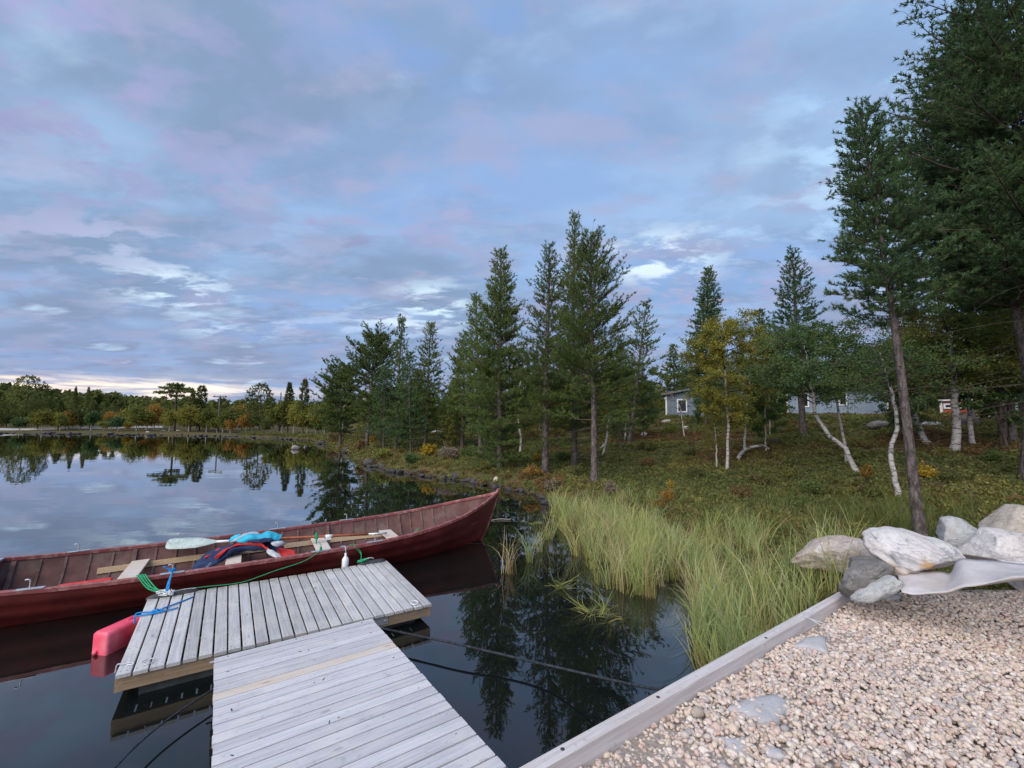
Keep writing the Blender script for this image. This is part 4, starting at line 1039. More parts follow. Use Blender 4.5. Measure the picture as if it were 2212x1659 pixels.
def pine(name, seed, H, R, cb, shape='cone', r0=.12, lean=(0, 0), wob=.06, whorl=.26, per=5, bl=.13, shoot=.09, k=8, ln=.06, wd=.012, ls=.08, mat=None, sparse_low=0.0, keep=1.0, az_gap=None, parts=True, bark=None, el=(-6, 52)):
    """a Scots pine: whorls of limbs, side twigs, upturned shoots with needle bundles"""
    bl *= .72; shoot *= .82; k = int(k*1.35); wd *= 1.32; ln *= 1.12; whorl *= .85; r0 *= .68
    rs = np.random.RandomState(seed); TP = trunk_path(H, lean, wob, rs); zt = np.linspace(0, 1, len(TP))
    tr = r0*(1-zt)**.8*.92+.012; tr[0] *= 1.25; tr[1] *= 1.0
    TV, TF = path_tube(TP, tr, 9)
    P0 = []; P1 = []; R0 = []; R1 = []; SP = []; SA = []
    h = cb*H
    while h < H-.10:
        t = (h-cb*H)/(H*(1-cb))
        if shape == 'cone': r = R*(1-t)**.72*min(1, .5+t*2.2)
        elif shape == 'spire': r = R*(1-t)**1.15*min(1, .6+t*2.5)
        elif shape == 'round': r = R*math.sqrt(max(0, 1-(2*t-1)**2*.85))*(1 if t < .5 else 1.0-.25*(t-.5))
        elif shape == 'flat': r = R*(1-.5*t)*(.9 if (int(t*6) % 2) else .55)
        else: r = R*(1-t)**.5
        nb = per + (1 if rs.rand() < .4 else 0)
        if t < .25 and rs.rand() < sparse_low: nb = rs.randint(0, 3)
        a0 = rs.uniform(0, 6.28)
        for q in range(nb):
            if rs.rand() > keep: continue
            a = a0+q*6.283/max(nb, 1)+rs.normal(0, .25); L = max(.14, r*1.34*rs.uniform(.48, 1.2)+.04)
            e = rad(el[0]+(el[1]-el[0])*t+rs.normal(0, 8)); hh = h+rs.normal(0, whorl*.22); b0 = np.array([np.interp(hh/H, zt, TP[:, 0]), np.interp(hh/H, zt, TP[:, 1]), hh])
            hd = np.array([math.cos(a), math.sin(a), 0]); s = np.linspace(0, 1, 6)[:, None]; curl = L*rs.uniform(.08, .30); sway = rs.normal(0, .08)*L; hp = np.array([-hd[1], hd[0], 0])
            pts = b0+hd*(s*L*math.cos(e))+np.array([0, 0, 1])*(s*L*math.sin(e)+s*s*curl)+hp*(s*s*sway)
            br = np.linspace(max(.005, .012*L+.003), .003, 6); P0.append(pts[:-1]); P1.append(pts[1:]); R0.append(br[:-1]); R1.append(br[1:])
            nt = max(2, int(L*.78/bl)); ss_ = np.sort(rs.uniform(.20 if L > .8 else .08, 1.0, nt)); ss_[-1] = 1.0
            for m_, sv in enumerate(ss_):
                p = np.array([np.interp(sv, s[:, 0], pts[:, c]) for c in range(3)]); last = m_ == nt-1
                side = 1 if m_ % 2 else -1; ang = side*rs.uniform(.5, 1.15) if not last else 0
                d = hd*math.cos(ang)+hp*math.sin(ang); d = d*math.cos(.25+e*.5)+np.array([0, 0, math.sin(.25+e*.5)+rs.uniform(-.15, .3)]); d /= np.linalg.norm(d)
                l2 = (.38*L*(1-sv)+.16)*rs.uniform(.7, 1.3); l2 = min(l2, .75); q1 = p+d*l2
                P0.append(p[None]); P1.append(q1[None]); R0.append(np.array([.0035])); R1.append(np.array([.002]))
                ns = max(1, int(l2/shoot)); f = (np.arange(ns)+.6)/ns
                sp = p+d*(l2*f)[:, None]; sa = d+rs.normal(0, .42, (ns, 3))+np.array([0, 0, .42]); SP.append(sp); SA.append(sa)
        h += whorl*rs.uniform(.75, 1.2)*(1-.25*t)
    # dead lower twigs
    h = H*.10
    while h < cb*H+.12*H:
        for q in range(rs.randint(1, 4)):
            a = rs.uniform(0, 6.28); L = R*rs.uniform(.3, .9); hd = np.array([math.cos(a), math.sin(a), 0]); b0 = np.array([np.interp(h/H, zt, TP[:, 0]), np.interp(h/H, zt, TP[:, 1]), h])
            s = np.linspace(0, 1, 5)[:, None]; pts = b0+hd*(s*L)+np.array([0, 0, 1])*(s*L*rs.uniform(-.2, .1)-s*s*L*.15)+rs.normal(0, .02, (5, 3))*s; br = np.linspace(.008, .002, 5)
            P0.append(pts[:-1]); P1.append(pts[1:]); R0.append(br[:-1]); R1.append(br[1:])
            for w in range(5):
                p = pts[rs.randint(1, 5)]; P0.append(p[None]); P1.append((p+rs.normal(0, .14, 3))[None]); R0.append(np.array([.003])); R1.append(np.array([.0012]))
        h += rs.uniform(.12, .3)
    top = TP[-1]; SP.append(top[None]+np.array([[0, 0, -.02]]*5)*np.arange(5)[:, None]*4); SA.append(np.tile([0, 0, 1.], (5, 1))+rs.normal(0, .3, (5, 3)))
    BV, BF = prism_tubes(np.vstack(P0), np.vstack(P1), np.concatenate(R0), np.concatenate(R1))
    sp = np.vstack(SP); sa = norm(np.vstack(SA)); NV, NF = needles(sp, sa, ls, k, ln, wd, rs)
    mat = mat or m_needle; bark = bark or m_bark
    return dict(trunk=npmesh('trunk', TV, TF, bark, True), branches=npmesh('branches', BV, BF, m_twig), crown=npmesh('crown', NV, NF, mat), n=len(NF)+2*len(BF), path=TP)
def birch(name, seed, H, R, cb, r0=.05, path=None, nleaf=6000, leaf=.05, mat=None, crown_c=None, stems=1, bark=None, limbs=26, dens=.16, flat=1.0):
    """a birch: crooked pale stem, rising limbs, hanging twigs, small diamond leaves"""
    rs = np.random.RandomState(seed); P0 = []; P1 = []; R0 = []; R1 = []; TVs = []; TFs = []; off = 0; tips = []
    for st in range(stems):
        if path is not None and st == 0: TP = np.asarray(path, float)
        else:
            TP = trunk_path(H*rs.uniform(.85, 1.0) if st else H, (rs.normal(0, .12)*H*.5*(1 if st else .4), rs.normal(0, .10)*H*.5*(1 if st else .4)), .05*H*.12, rs)
            if st: TP[:, :2] += rs.normal(0, .1, 2)
        # resample
        L_ = np.concatenate([[0], np.cumsum(np.linalg.norm(np.diff(TP, axis=0), axis=1))]); u = np.linspace(0, L_[-1], 18)
        TP = np.stack([np.interp(u, L_, TP[:, c]) for c in range(3)], -1); TP[1:-1] += rs.normal(0, .012, (16, 3)); z = np.linspace(0, 1, 18)
        tr = r0*(1-z)**.7*.95+.008; tr[0] *= 1.25; V, F = path_tube(TP, tr, 8); TVs.append(V); TFs.append(F+off); off += len(V)
        for q in range(limbs):
            t = cb+(1-cb)*((q+rs.rand())/limbs)**.95; t = min(t, .985); p = np.array([np.interp(t, z, TP[:, c]) for c in range(3)])
            tt = (t-cb)/(1-cb); r = R*math.sqrt(max(.03, 1-(1.75*tt-.85)**2*.95))*rs.uniform(.6, 1.1); a = q*2.399+rs.normal(0, .3); e = rad(rs.uniform(12, 52)); hd = np.array([math.cos(a), math.sin(a), 0])
            s = np.linspace(0, 1, 6)[:, None]; pts = p+hd*(s*r)+np.array([0, 0, 1])*(s*r*math.tan(e)*.7-s*s*r*.22)+rs.normal(0, .03, (6, 3))*s
            br = np.linspace(.012+.010*r, .003, 6); P0.append(pts[:-1]); P1.append(pts[1:]); R0.append(br[:-1]); R1.append(br[1:])
            nt = max(3, int(r/dens)*2)
            for m_ in range(nt):
                sv = rs.uniform(.2, 1); pp = np.array([np.interp(sv, s[:, 0], pts[:, c]) for c in range(3)]); d = rs.normal(0, 1, 3)*np.array([1, 1, .55]*1)+hd*.5; d /= np.linalg.norm(d); l2 = rs.uniform(.15, .42)*max(.6, r/1.2)
                q1 = pp+d*l2+np.array([0, 0, -.05*l2]); P0.append(pp[None]); P1.append(q1[None]); R0.append(np.array([.004])); R1.append(np.array([.002])); tips.append((pp, q1))
    a = np.array([t[0] for t in tips]); b = np.array([t[1] for t in tips]); idx = rs.randint(0, len(a), nleaf); f = rs.uniform(.15, 1.1, (nleaf, 1))
    c = a[idx]*(1-f)+b[idx]*f+rs.normal(0, .055, (nleaf, 3)); d = norm(rs.normal(size=(nleaf, 3))+np.array([0, 0, -.3])); e_ = norm(np.cross(d, rs.normal(size=(nleaf, 3)))); sz = leaf*rs.uniform(.6, 1.25, (nleaf, 1))
    V = np.stack([c-d*sz*.5, c+e_*sz*.34, c+d*sz*.5, c-e_*sz*.34], 1).reshape(-1, 3); F = np.arange(len(V)).reshape(-1, 4)
    BV, BF = prism_tubes(np.vstack(P0), np.vstack(P1), np.concatenate(R0), np.concatenate(R1))
    return dict(trunk=npmesh('trunk', np.vstack(TVs), np.vstack(TFs), bark or m_birch, True), branches=npmesh('branches', BV, BF, m_twig), crown=npmesh('crown', V, F, mat or m_olive), n=2*nleaf+2*len(BF))
def plant_tree(kit_, name, loc, label, cat='tree', group=None, rz=0.0, sc=1.0, mat=None, tilt=0.0):
    t = empty(name, loc, rz, label, cat, group); t.scale = (sc,)*3 if isinstance(sc, (int, float)) else sc
    if tilt: t.rotation_euler = (tilt, 0, rz)
    for nm in ('trunk', 'branches', 'crown'):
        o = bpy.data.objects.new(nm, kit_[nm]); link(o, t)
        if nm == 'crown' and mat is not None:
            o.material_slots[0].link = 'OBJECT'; o.material_slots[0].material = mat
    return t
TRI = [0]
def hero(kind, name, label, base, top, seed, hwpx, cb, dist=None, gdz=0.0, **kw):
    """a tree at a print position, its height read off the print"""
    if dist is None: B = on_ground(*base)
    else:
        B = at_dist(base[0], CY, dist); B.z = gz(B.x, B.y)
    dd = math.hypot(B.x, B.y); T = at_dist(top[0], top[1], dd)
    H = T.z-B.z; d = ray(*base); h = Vector((B.x, B.y, 0)).normalized(); rt = Vector((h.y, -h.x, 0)); ln_ = (T-B).dot(rt)
    R = hwpx/FPX*dd*math.sqrt(1)*abs(h.y)      # width seen on the print plane
    R = hwpx/FPX*(B.y*math.cos(PITCH))
    lean = (rt.x*ln_, rt.y*ln_)
    fn = pine if kind == 'pine' else birch
    if kind == 'pine': K = pine(name, seed, H, R, cb, lean=lean, **kw)
    else: K = birch(name, seed, H, R, cb, **kw)
    TRI[0] += K['n']
    print(label[:46], 'dist %.1f H %.1f R %.1f tris %d' % (dd, H, R, K['n']))
    return plant_tree(K, name, (B.x, B.y, B.z-.04), label)

# the tall pines of the point
hero('pine', 'pine_tree', 'slender dark conical pine standing right at the stone shore', (1082, 1003), (1080, 540), 101, 76, .04, dist=16.2, r0=.17, whorl=.25, per=6, bl=.115, k=8, ln=.085, wd=.018, wob=.04, el=(-8, 50))
hero('pine', 'pine_tree', 'left pine of the close group of three with a thick grey base', (1178, 1015), (1184, 530), 102, 70, .13, dist=15.0, r0=.18, whorl=.27, per=5, bl=.125, k=8, ln=.08, wd=.016, sparse_low=.3)
hero('pine', 'pine_tree', 'tallest spire-topped pine in the middle of the group of three', (1241, 990), (1238, 463), 103, 88, .14, dist=17.5, r0=.18, whorl=.29, per=5, bl=.135, k=8, ln=.09, wd=.018, shape='spire', sparse_low=.3)
hero('pine', 'pine_tree', 'broad right pine of the group of three with long bare trunk', (1282, 1036), (1278, 512), 104, 104, .15, dist=13.2, r0=.15, whorl=.27, per=5, bl=.12, k=8, ln=.075, wd=.015, shape='oval', sparse_low=.4)
hero('pine', 'pine_tree', 'leaning scaly trunked pine directly behind the boulders', (1968, 1147), (1866, 240), 105, 104, .48, dist=9.3, r0=.105, whorl=.22, per=6, bl=.085, k=13, ln=.058, wd=.012, shoot=.075, wob=.07, sparse_low=.2, mat=m_needle_dk)
hero('pine', 'pine_tree', 'huge dense dark pine filling the right edge of the view', (2212, 950), (2262, -420), 106, 300, .28, dist=14.5, r0=.26, whorl=.29, per=6, bl=.16, k=9, ln=.09, wd=.018, shoot=.12, shape='cone', mat=m_needle_dk, wob=.05)
hero('pine', 'pine_tree', 'dark pine between the leaning pine and the huge pine', (2236, 945), (2092, 30), 107, 250, .34, dist=15.2, r0=.15, whorl=.27, per=6, bl=.12, k=9, ln=.085, wd=.017, mat=m_needle_dk, wob=.05)
# the pines further left and behind
hero('pine', 'pine_tree', 'tall thin pine with a ragged tip left of the shore pine', (921, 949), (932, 699), 108, 40, .20, dist=27, r0=.15, whorl=.30, per=5, bl=.19, k=6, ln=.11, wd=.028, shape='cone')
hero('pine', 'pine_tree', 'thin pointed pine in the middle of the left lakeside group', (859, 961), (866, 688), 109, 40, .20, dist=27, r0=.15, whorl=.30, per=5, bl=.19, k=6, ln=.11, wd=.028, shape='spire')
hero('pine', 'pine_tree', 'round topped pine leaning over the water in the left lakeside group', (796, 949), (812, 732), 110, 56, .25, dist=29, r0=.16, whorl=.33, per=5, bl=.20, k=6, ln=.12, wd=.03, shape='round')
hero('pine', 'pine_tree', 'lower bushy pine at the left end of the lakeside group', (740, 948), (736, 806), 111, 50, .20, dist=36, r0=.15, whorl=.33, per=5, bl=.22, k=6, ln=.13, wd=.035, shape='round')
hero('pine', 'pine_tree', 'bright green young pine in front of the left lakeside group', (891, 986), (884, 762), 112, 38, .15, dist=24, r0=.07, whorl=.28, per=5, bl=.19, k=6, ln=.10, wd=.026, mat=m_greenb)
hero('pine', 'pine_tree', 'ragged pine right behind the slender shore pine', (1000, 930), (1003, 728), 113, 56, .12, dist=25, r0=.15, whorl=.30, per=5, bl=.18, k=6, ln=.11, wd=.028)
hero('pine', 'pine_tree', 'pine whose shoulder shows left of the slender shore pine', (1040, 960), (1030, 640), 114, 56, .15, dist=21, r0=.15, whorl=.30, per=5, bl=.17, k=6, ln=.10, wd=.026)
hero('pine', 'pine_tree', 'sparse pine with forked tip right of the group of three', (1357, 938), (1399, 650), 115, 52, .30, dist=24, r0=.16, whorl=.34, per=4, bl=.18, k=6, ln=.10, wd=.026)
hero('pine', 'spruce_tree', 'dense narrow dark spruce rising behind the yellow birch', (1522, 930), (1529, 577), 116, 42, .10, dist=30, r0=.16, whorl=.26, per=7, bl=.16, k=7, ln=.11, wd=.03, mat=m_needle_dk, el=(-20, 35))
hero('pine', 'pine_tree', 'slim pine standing before the long grey cabin', (1731, 926), (1708, 543), 117, 62, .25, dist=23, r0=.20, whorl=.32, per=5, bl=.17, k=7, ln=.10, wd=.024, mat=m_needle_dk)
hero('pine', 'pine_tree', 'small pointed pine between the yellow birch and the slim pine', (1648, 920), (1644, 672), 118, 38, .2, dist=28, r0=.11, whorl=.30, per=5, bl=.19, k=6, ln=.11, wd=.03, mat=m_needle_dk)
hero('pine', 'pine_tree', 'small distant pine just left of the spruce', (1456, 900), (1454, 745), 119, 30, .25, dist=45, r0=.12, whorl=.4, per=5, bl=.25, k=5, ln=.16, wd=.05)
# birches
def px_path(pts, dist):
    """a crooked stem through print points at one distance from the eye"""
    P = [at_dist(x, y, dist) for x, y in pts]; return P
def hero_path(name, label, pts, dist, seed, R, cb, **kw):
    P = px_path(pts, dist); B = P[0].copy(); B.z = gz(B.x, B.y)-.03; loc = B
    path = [Vector((0, 0, 0))]+[p-B for p in P[1:]]
    K = birch(name, seed, P[-1].z-B.z, R, cb, path=[tuple(p) for p in path], **kw); TRI[0] += K['n']
    return plant_tree(K, name, loc, label)
dB = math.hypot(*on_ground(1570, 1019)[:2]); print('birch dist', dB)
hero_path('birch_tree', 'golden yellow birch with a straight white stem', [(1570, 1019), (1572, 960), (1573, 905), (1570, 868), (1566, 800), (1562, 745), (1560, 694)], dB, 201, 1.45, .30, r0=.045, nleaf=26000, leaf=.062, mat=m_yellow, limbs=46)
hero_path('birch_tree', 'thin short birch left of the golden yellow birch', [(1548, 1003), (1547, 965), (1545, 925), (1540, 880)], dB+.5, 202, .45, .30, r0=.022, nleaf=2200, leaf=.045, mat=m_yellow, limbs=14)
hero_path('birch_tree', 'olive green birch just right of the golden yellow birch', [(1608, 969), (1611, 920), (1614, 868), (1625, 800), (1640, 730)], dB+3.5, 203, 1.55, .18, r0=.045, nleaf=20000, leaf=.055, mat=m_olive, limbs=30)
hero_path('birch_tree', 'strongly leaning birch with thick flaking white trunk', [(1853, 1040), (1843, 1005), (1826, 968), (1790, 940), (1764, 900), (1755, 862), (1748, 800), (1735, 735)], 15.0, 204, 2.0, .50, r0=.062, nleaf=22000, leaf=.055, mat=m_greenb, limbs=34)
hero_path('birch_tree', 'slim pale birch stem rising behind the leaning birch', [(1830, 1011), (1826, 960), (1815, 910), (1806, 860), (1800, 800), (1810, 720)], 16.5, 205, 1.7, .52, r0=.036, nleaf=15000, leaf=.055, mat=m_greenb, limbs=26)
hero_path('birch_tree', 'curved white birch stem hidden behind the leaning pine', [(1938, 1024), (1925, 995), (1924, 965), (1932, 940), (1940, 900), (1925, 840), (1900, 760)], 12.5, 206, 1.4, .6, r0=.05, nleaf=6000, leaf=.05, mat=m_greenb, limbs=22)
hero_path('birch_tree', 'leaning birch stem left of the red shed', [(2009, 965), (1992, 940), (1977, 900), (1965, 860), (1956, 810), (1950, 740)], 20, 207, 1.6, .55, r0=.09, nleaf=7000, leaf=.06, mat=m_greenb, limbs=24)
hero_path('birch_tree', 'yellow green birch with thick white foot before the red shed', [(2062, 969), (2066, 940), (2064, 905), (2062, 850), (2060, 790), (2050, 730), (2040, 680)], 18.5, 208, 2.6, .40, r0=.11, nleaf=26000, leaf=.065, mat=m_olive, limbs=44)
hero_path('birch_tree', 'thin birch stem right of the one with the thick white foot', [(2101, 949), (2095, 915), (2094, 870), (2100, 800), (2118, 720)], 20, 209, 1.9, .5, r0=.07, nleaf=9000, leaf=.065, mat=m_olive, limbs=30)
hero_path('birch_tree', 'dark stemmed birch close left of the huge pine', [(2185, 925), (2184, 880), (2182, 830), (2178, 770), (2170, 690)], 21, 210, 1.8, .4, r0=.11, nleaf=8000, leaf=.065, mat=m_olive, limbs=28, bark=m_bark)
hero_path('birch_tree', 'white stemmed birch between the shore pine and the group of three', [(1124, 973), (1125, 940), (1120, 900), (1117, 880), (1125, 820), (1135, 760)], 20.5, 211, 1.1, .42, r0=.06, nleaf=6000, leaf=.06, mat=m_olive, limbs=24)
hero_path('birch_tree', 'crooked white birch stem seen right of the group of three', [(1302, 972), (1308, 962), (1312, 940), (1314, 905), (1318, 885), (1330, 830)], 20, 212, 1.1, .50, r0=.055, nleaf=5000, leaf=.06, mat=m_olive, limbs=22)
hero_path('birch_tree', 'thin white birch stem at the left end of the point', [(739, 934), (741, 912), (742, 896), (745, 860)], 40, 213, 1.2, .35, r0=.06, nleaf=2600, leaf=.12, mat=m_olive, limbs=18)
hero_path('birch_tree', 'pair of pale stems by the right foot of the sparse pine', [(1350, 938), (1352, 915), (1354, 885), (1360, 840)], 25, 214, 1.3, .45, r0=.06, nleaf=5000, leaf=.07, mat=m_yellow, limbs=22)
hero_path('bare_birch', 'thin bare birch in front of the small cabin window', [(1478, 906), (1470, 880), (1458, 862), (1448, 850)], 24, 215, .7, .3, r0=.03, nleaf=120, leaf=.05, mat=m_orange, limbs=10)
print('hero tris', TRI[0])

def landmark(x, table):
    return min(table, key=lambda q: abs(q[0]-x))[1]
WOOD = ((700, 'at the bend of the shore'), (760, 'behind the lower bushy lakeside pine'), (812, 'behind the round topped lakeside pine'), (862, 'behind the thin pointed lakeside pine'), (930, 'behind the ragged-tipped lakeside pine'), (985, 'just left of the ragged shore pines'),
        (1035, 'behind the shouldered shore pine'), (1085, 'behind the slender shore pine'), (1130, 'between the shore pine and the group of three'), (1182, 'behind the left pine of the three'), (1240, 'behind the tallest pine of the three'), (1300, 'behind the broad right pine of the three'),
        (1355, 'beside the sparse forked pine'), (1410, 'in the gap left of the small cabin'), (1470, 'behind the small cabin'), (1525, 'behind the dense spruce'), (1575, 'behind the golden yellow birch'), (1640, 'behind the olive birch and small pointed pine'), (1705, 'behind the left end of the long cabin'),
        (1770, 'behind the middle of the long cabin'), (1840, 'behind the right half of the long cabin'), (1905, 'behind the leaning pine crown'), (1965, 'left of the red shed'), (2030, 'behind the left side of the red shed'), (2085, 'behind the right side of the red shed'), (2140, 'right of the red shed'), (2195, 'behind the huge pine trunk'), (2280, 'at the right edge of view'))
FAR = ((-30, 'at the left edge of view'), (30, 'left of the big round crown'), (75, 'around the big round-crowned pine'), (125, 'right of the two round crowns'), (180, 'under the two thin tree tips'), (235, 'right of the thin tree tips'), (290, 'left of the large orange birch'), (330, 'behind the large orange birch'), (383, 'behind the umbrella-topped pine'),
       (435, 'behind the two dark pines'), (477, 'behind the utility pole'), (525, 'between utility pole and round-headed pine'), (567, 'behind the round-headed pine'), (608, 'by the plain pole'), (655, 'behind the pair of narrow pines'), (710, 'at the bend of the shore'))
MN = {}
def shade(m): return {m_olive.name: 'olive', m_yellow.name: 'golden', m_greenb.name: 'green', m_orange.name: 'orange', m_needle_far.name: 'dark green', m_needle.name: 'mid green', m_needle_dk.name: 'dark green', m_heath_dk.name: 'dark', m_heath_br.name: 'rust brown', m_gold.name: 'yellow', m_heath.name: 'olive green'}.get(m.name, 'dull')
def tall(h, lo, hi): return 'short' if h < lo+(hi-lo)/3 else 'tall' if h > lo+(hi-lo)*2/3 else 'middling'
# ------------------------------------------------------------------ kits for the woods behind (copies share these meshes)
KP = [pine('pine', 300+i, 8.0, (1.35, 1.15, 1.6, 1.0)[i], (.12, .22, .18, .05)[i], shape=('cone', 'spire', 'oval', 'cone')[i], r0=.12, whorl=.36, per=5, bl=.24, k=5, ln=.13, wd=.040, shoot=.12, ls=.10, sparse_low=.2) for i in range(4)]
KB = [birch('birch', 320+i, 6.0, (1.6, 1.4, 1.9)[i], .12, r0=.035, nleaf=8500, leaf=.11, bark=(m_birch, m_twig, m_twig)[i], limbs=22, dens=.22, stems=(1, 2, 2)[i]) for i in range(3)]
print('kits', [q['n'] for q in KP+KB])
def far_pine(seed, H, R, shape, cb=.15):
    """one-mesh tree for the far shore: stem and foliage clumps"""
    rs = np.random.RandomState(seed); V1, F1 = prism_tubes([[0, 0, 0]], [[0, 0, H*.95]], np.array([.13]), np.array([.03]), 5)
    n = 850; t = rs.rand(n)**1.15
    if shape == 'cone': r = R*(1-t)**.8*np.minimum(1, .5+2*t)
    elif shape == 'round': r = R*np.sqrt(np.maximum(.02, 1-(2*t-1)**2))
    else: r = R*(1-t)**.45*(.55+.45*np.sin(t*22)**2)
    a = rs.uniform(0, 6.28, n); rr = r*rs.uniform(.35, 1.0, n)**.6; z = H*(cb+(1-cb)*t)
    wob = 1+.22*np.sin(a*3+z*1.7+rs.rand()*6); c = np.stack([np.cos(a)*rr*wob, np.sin(a)*rr*wob, z+rs.normal(0, .08, n)], -1)
    out = norm(np.stack([np.cos(a), np.sin(a), .5+0*a], -1)+rs.normal(0, .5, (n, 3)))
    V2, F2 = needles(c, out, .16, 3, .34, .17, rs)
    V = np.vstack([V1, V2]); Fq = np.vstack([F1, np.hstack([F2+len(V1), F2[:, 2:3]+len(V1)])]) if False else None
    F1t = np.vstack([F1[:, :3], F1[:, [0, 2, 3]]]); F = np.vstack([F1t, F2+len(V1)]); mi = np.r_[np.zeros(len(F1t)), np.ones(len(F2))]
    return npmesh('far_tree', V, F, [m_twig, m_needle_far], midx=mi)
def far_birch(seed, H, R, cb=.18, mat=None):
    rs = np.random.RandomState(seed); V1, F1 = prism_tubes([[0, 0, 0]], [[0, 0, H*.8]], np.array([.06]), np.array([.02]), 5)
    n = 1500; d = norm(rs.normal(size=(n, 3))); cl = rs.normal(0, 1, (9, 3)); cl = norm(cl)*rs.uniform(.2, .7, (9, 1)); w = rs.randint(0, 9, n)
    c = cl[w]+d*rs.uniform(.1, .55, (n, 1)); c = c*np.array([R, R, H*(1-cb)/2])+np.array([0, 0, H*(cb+(1-cb)/2)])
    V2, F2 = needles(c, norm(rs.normal(size=(n, 3))), .1, 2, .22, .15, rs)
    F1t = np.vstack([F1[:, :3], F1[:, [0, 2, 3]]]); F = np.vstack([F1t, F2+len(V1)]); mi = np.r_[np.zeros(len(F1t)), np.ones(len(F2))]
    return npmesh('far_tree', np.vstack([V1, V2]), F, [m_birch, mat or m_olive], midx=mi)
FP = [far_pine(400+i, 7.5, (1.7, 1.35, 1.9, 1.5, 2.0)[i], ('cone', 'cone', 'round', 'x', 'round')[i]) for i in range(5)]
FB = [far_birch(420+i, 4.6, (1.7, 1.4, 1.9)[i]) for i in range(3)]
def put(mesh, name, label, group, p, sc, rz, mat=None, slot=1, cat='tree'):
    o = bpy.data.objects.new(name, mesh); link(o); o.location = p; o.scale = (sc[0], sc[0], sc[1]) if isinstance(sc, tuple) else (sc,)*3; o.rotation_euler = (0, 0, rz)
    if mat is not None: o.material_slots[slot].link = 'OBJECT'; o.material_slots[slot].material = mat
    return tag(o, label, cat, group)
# named trees of the far shore: print column, top row, distance, kit, half-width px
rr = random.Random(5)
def far_named(x, ytop, dist, mesh, Hk, hw, Rk, label, mat=None, name='pine_tree', cat='tree'):
    p = at_dist(x, CY, dist); p.z = gz(p.x, p.y); H = at_dist(x, ytop, dist).z-p.z; R = hw/FPX*p.y
    return put(mesh, name, label, None, p, (R/Rk, H/Hk), rr.uniform(0, 6), mat)
def umbrella_pine():
    rs = np.random.RandomState(77); H = 6.6; V1, F1 = prism_tubes([[0, 0, 0], [0, 0, 5.2], [0, 0, 5.0], [0, 0, 5.4]], [[0, 0, 5.4], [0, 0, 6.4], [1.3, .2, 5.5], [-1.5, 0, 5.6]], np.array([.16, .09, .05, .05]), np.array([.09, .03, .02, .02]), 6)
    C = []
    for z, R, cx_, n in ((6.55, .9, .1, 160), (6.1, 1.2, .7, 150), (6.0, .8, -1.0, 110), (5.7, 1.5, -.6, 170), (5.45, 1.0, 1.2, 120), (5.0, .9, .1, 90)):
        a = rs.uniform(0, 6.28, n); q = np.sqrt(rs.rand(n))*R; C.append(np.stack([cx_+np.cos(a)*q, np.sin(a)*q*.8, z+rs.normal(0, .09, n)], -1))
    C = np.vstack(C); V2, F2 = needles(C, norm(rs.normal(size=C.shape)+np.array([0, 0, .8])), .1, 4, .26, .12, rs)
    F1t = np.vstack([F1[:, :3], F1[:, [0, 2, 3]]]); F = np.vstack([F1t, F2+len(V1)])
    return npmesh('far_tree', np.vstack([V1, V2]), F, [m_twig, m_needle_far], midx=np.r_[np.zeros(len(F1t)), np.ones(len(F2))])
UP = umbrella_pine()
far_named(383, 831, 77, UP, 6.65, 27, 1.6, 'tall pine with flat umbrella-like top on the far shore')
far_named(418, 850, 75, FP[0], 7.5, 17, 1.7, 'left one of two dark pines beside the umbrella-topped pine')
far_named(437, 835, 76, FP[3], 7.5, 20, 1.5, 'right one of two dark pines beside the umbrella-topped pine')
far_named(565, 830, 64, FP[2], 7.5, 27, 1.9, 'broad round-headed dark pine right of the utility pole')
far_named(626, 828, 61, FP[1], 7.5, 17, 1.35, 'narrow conical pine on the far shore, left of a pair')
far_named(659, 821, 57, FP[3], 7.5, 16, 1.5, 'narrow ragged pine on the far shore, right of a pair')
far_named(62, 813, 112, FP[4], 7.5, 27, 2.0, 'big round-crowned pine above the far left woods')
far_named(100, 832, 112, FP[2], 7.5, 14, 1.9, 'smaller round-crowned pine right of the big one at far left')
far_named(165, 838, 120, FP[0], 7.5, 9, 1.7, 'thin tree tip standing above the woods before the bright sky')
far_named(193, 838, 125, FP[1], 7.5, 8, 1.35, 'thinnest pointed tree tip above the woods before the bright sky')
# birches along the far shore
for x, yt, d, hw, mt, lab in ((100, 880, 88, 27, m_yellow, 'big golden birch behind the white strip at far left'), (52, 893, 90, 22, m_greenb, 'dull green birch left of the big golden birch'), (205, 876, 86, 20, m_greenb, 'tall green birch between dark pines on the far shore'),
                         (232, 906, 82, 17, m_yellow, 'small yellow birch bush right of the tall green birch'), (282, 908, 82, 13, m_gold, 'small golden birch left of the orange birches'), (325, 873, 82, 28, m_orange, 'large orange birch on the far shore'),
                         (372, 882, 80, 20, m_yellow, 'golden birch left of the umbrella-topped pine'), (412, 892, 76, 18, m_yellow, 'yellow birch right beside the umbrella-topped pine'), (473, 880, 74, 17, m_olive, 'olive birch at the foot of the utility pole'),
                         (520, 870, 74, 26, m_orange, 'broad orange birch right of the utility pole'), (262, 895, 80, 20, m_needle_dk, 'dark round bush tree between two small yellow birches')):
    far_named(x, yt, d, FB[rr.randrange(3)], 4.6, hw, 1.65, lab, mt, 'birch_tree')
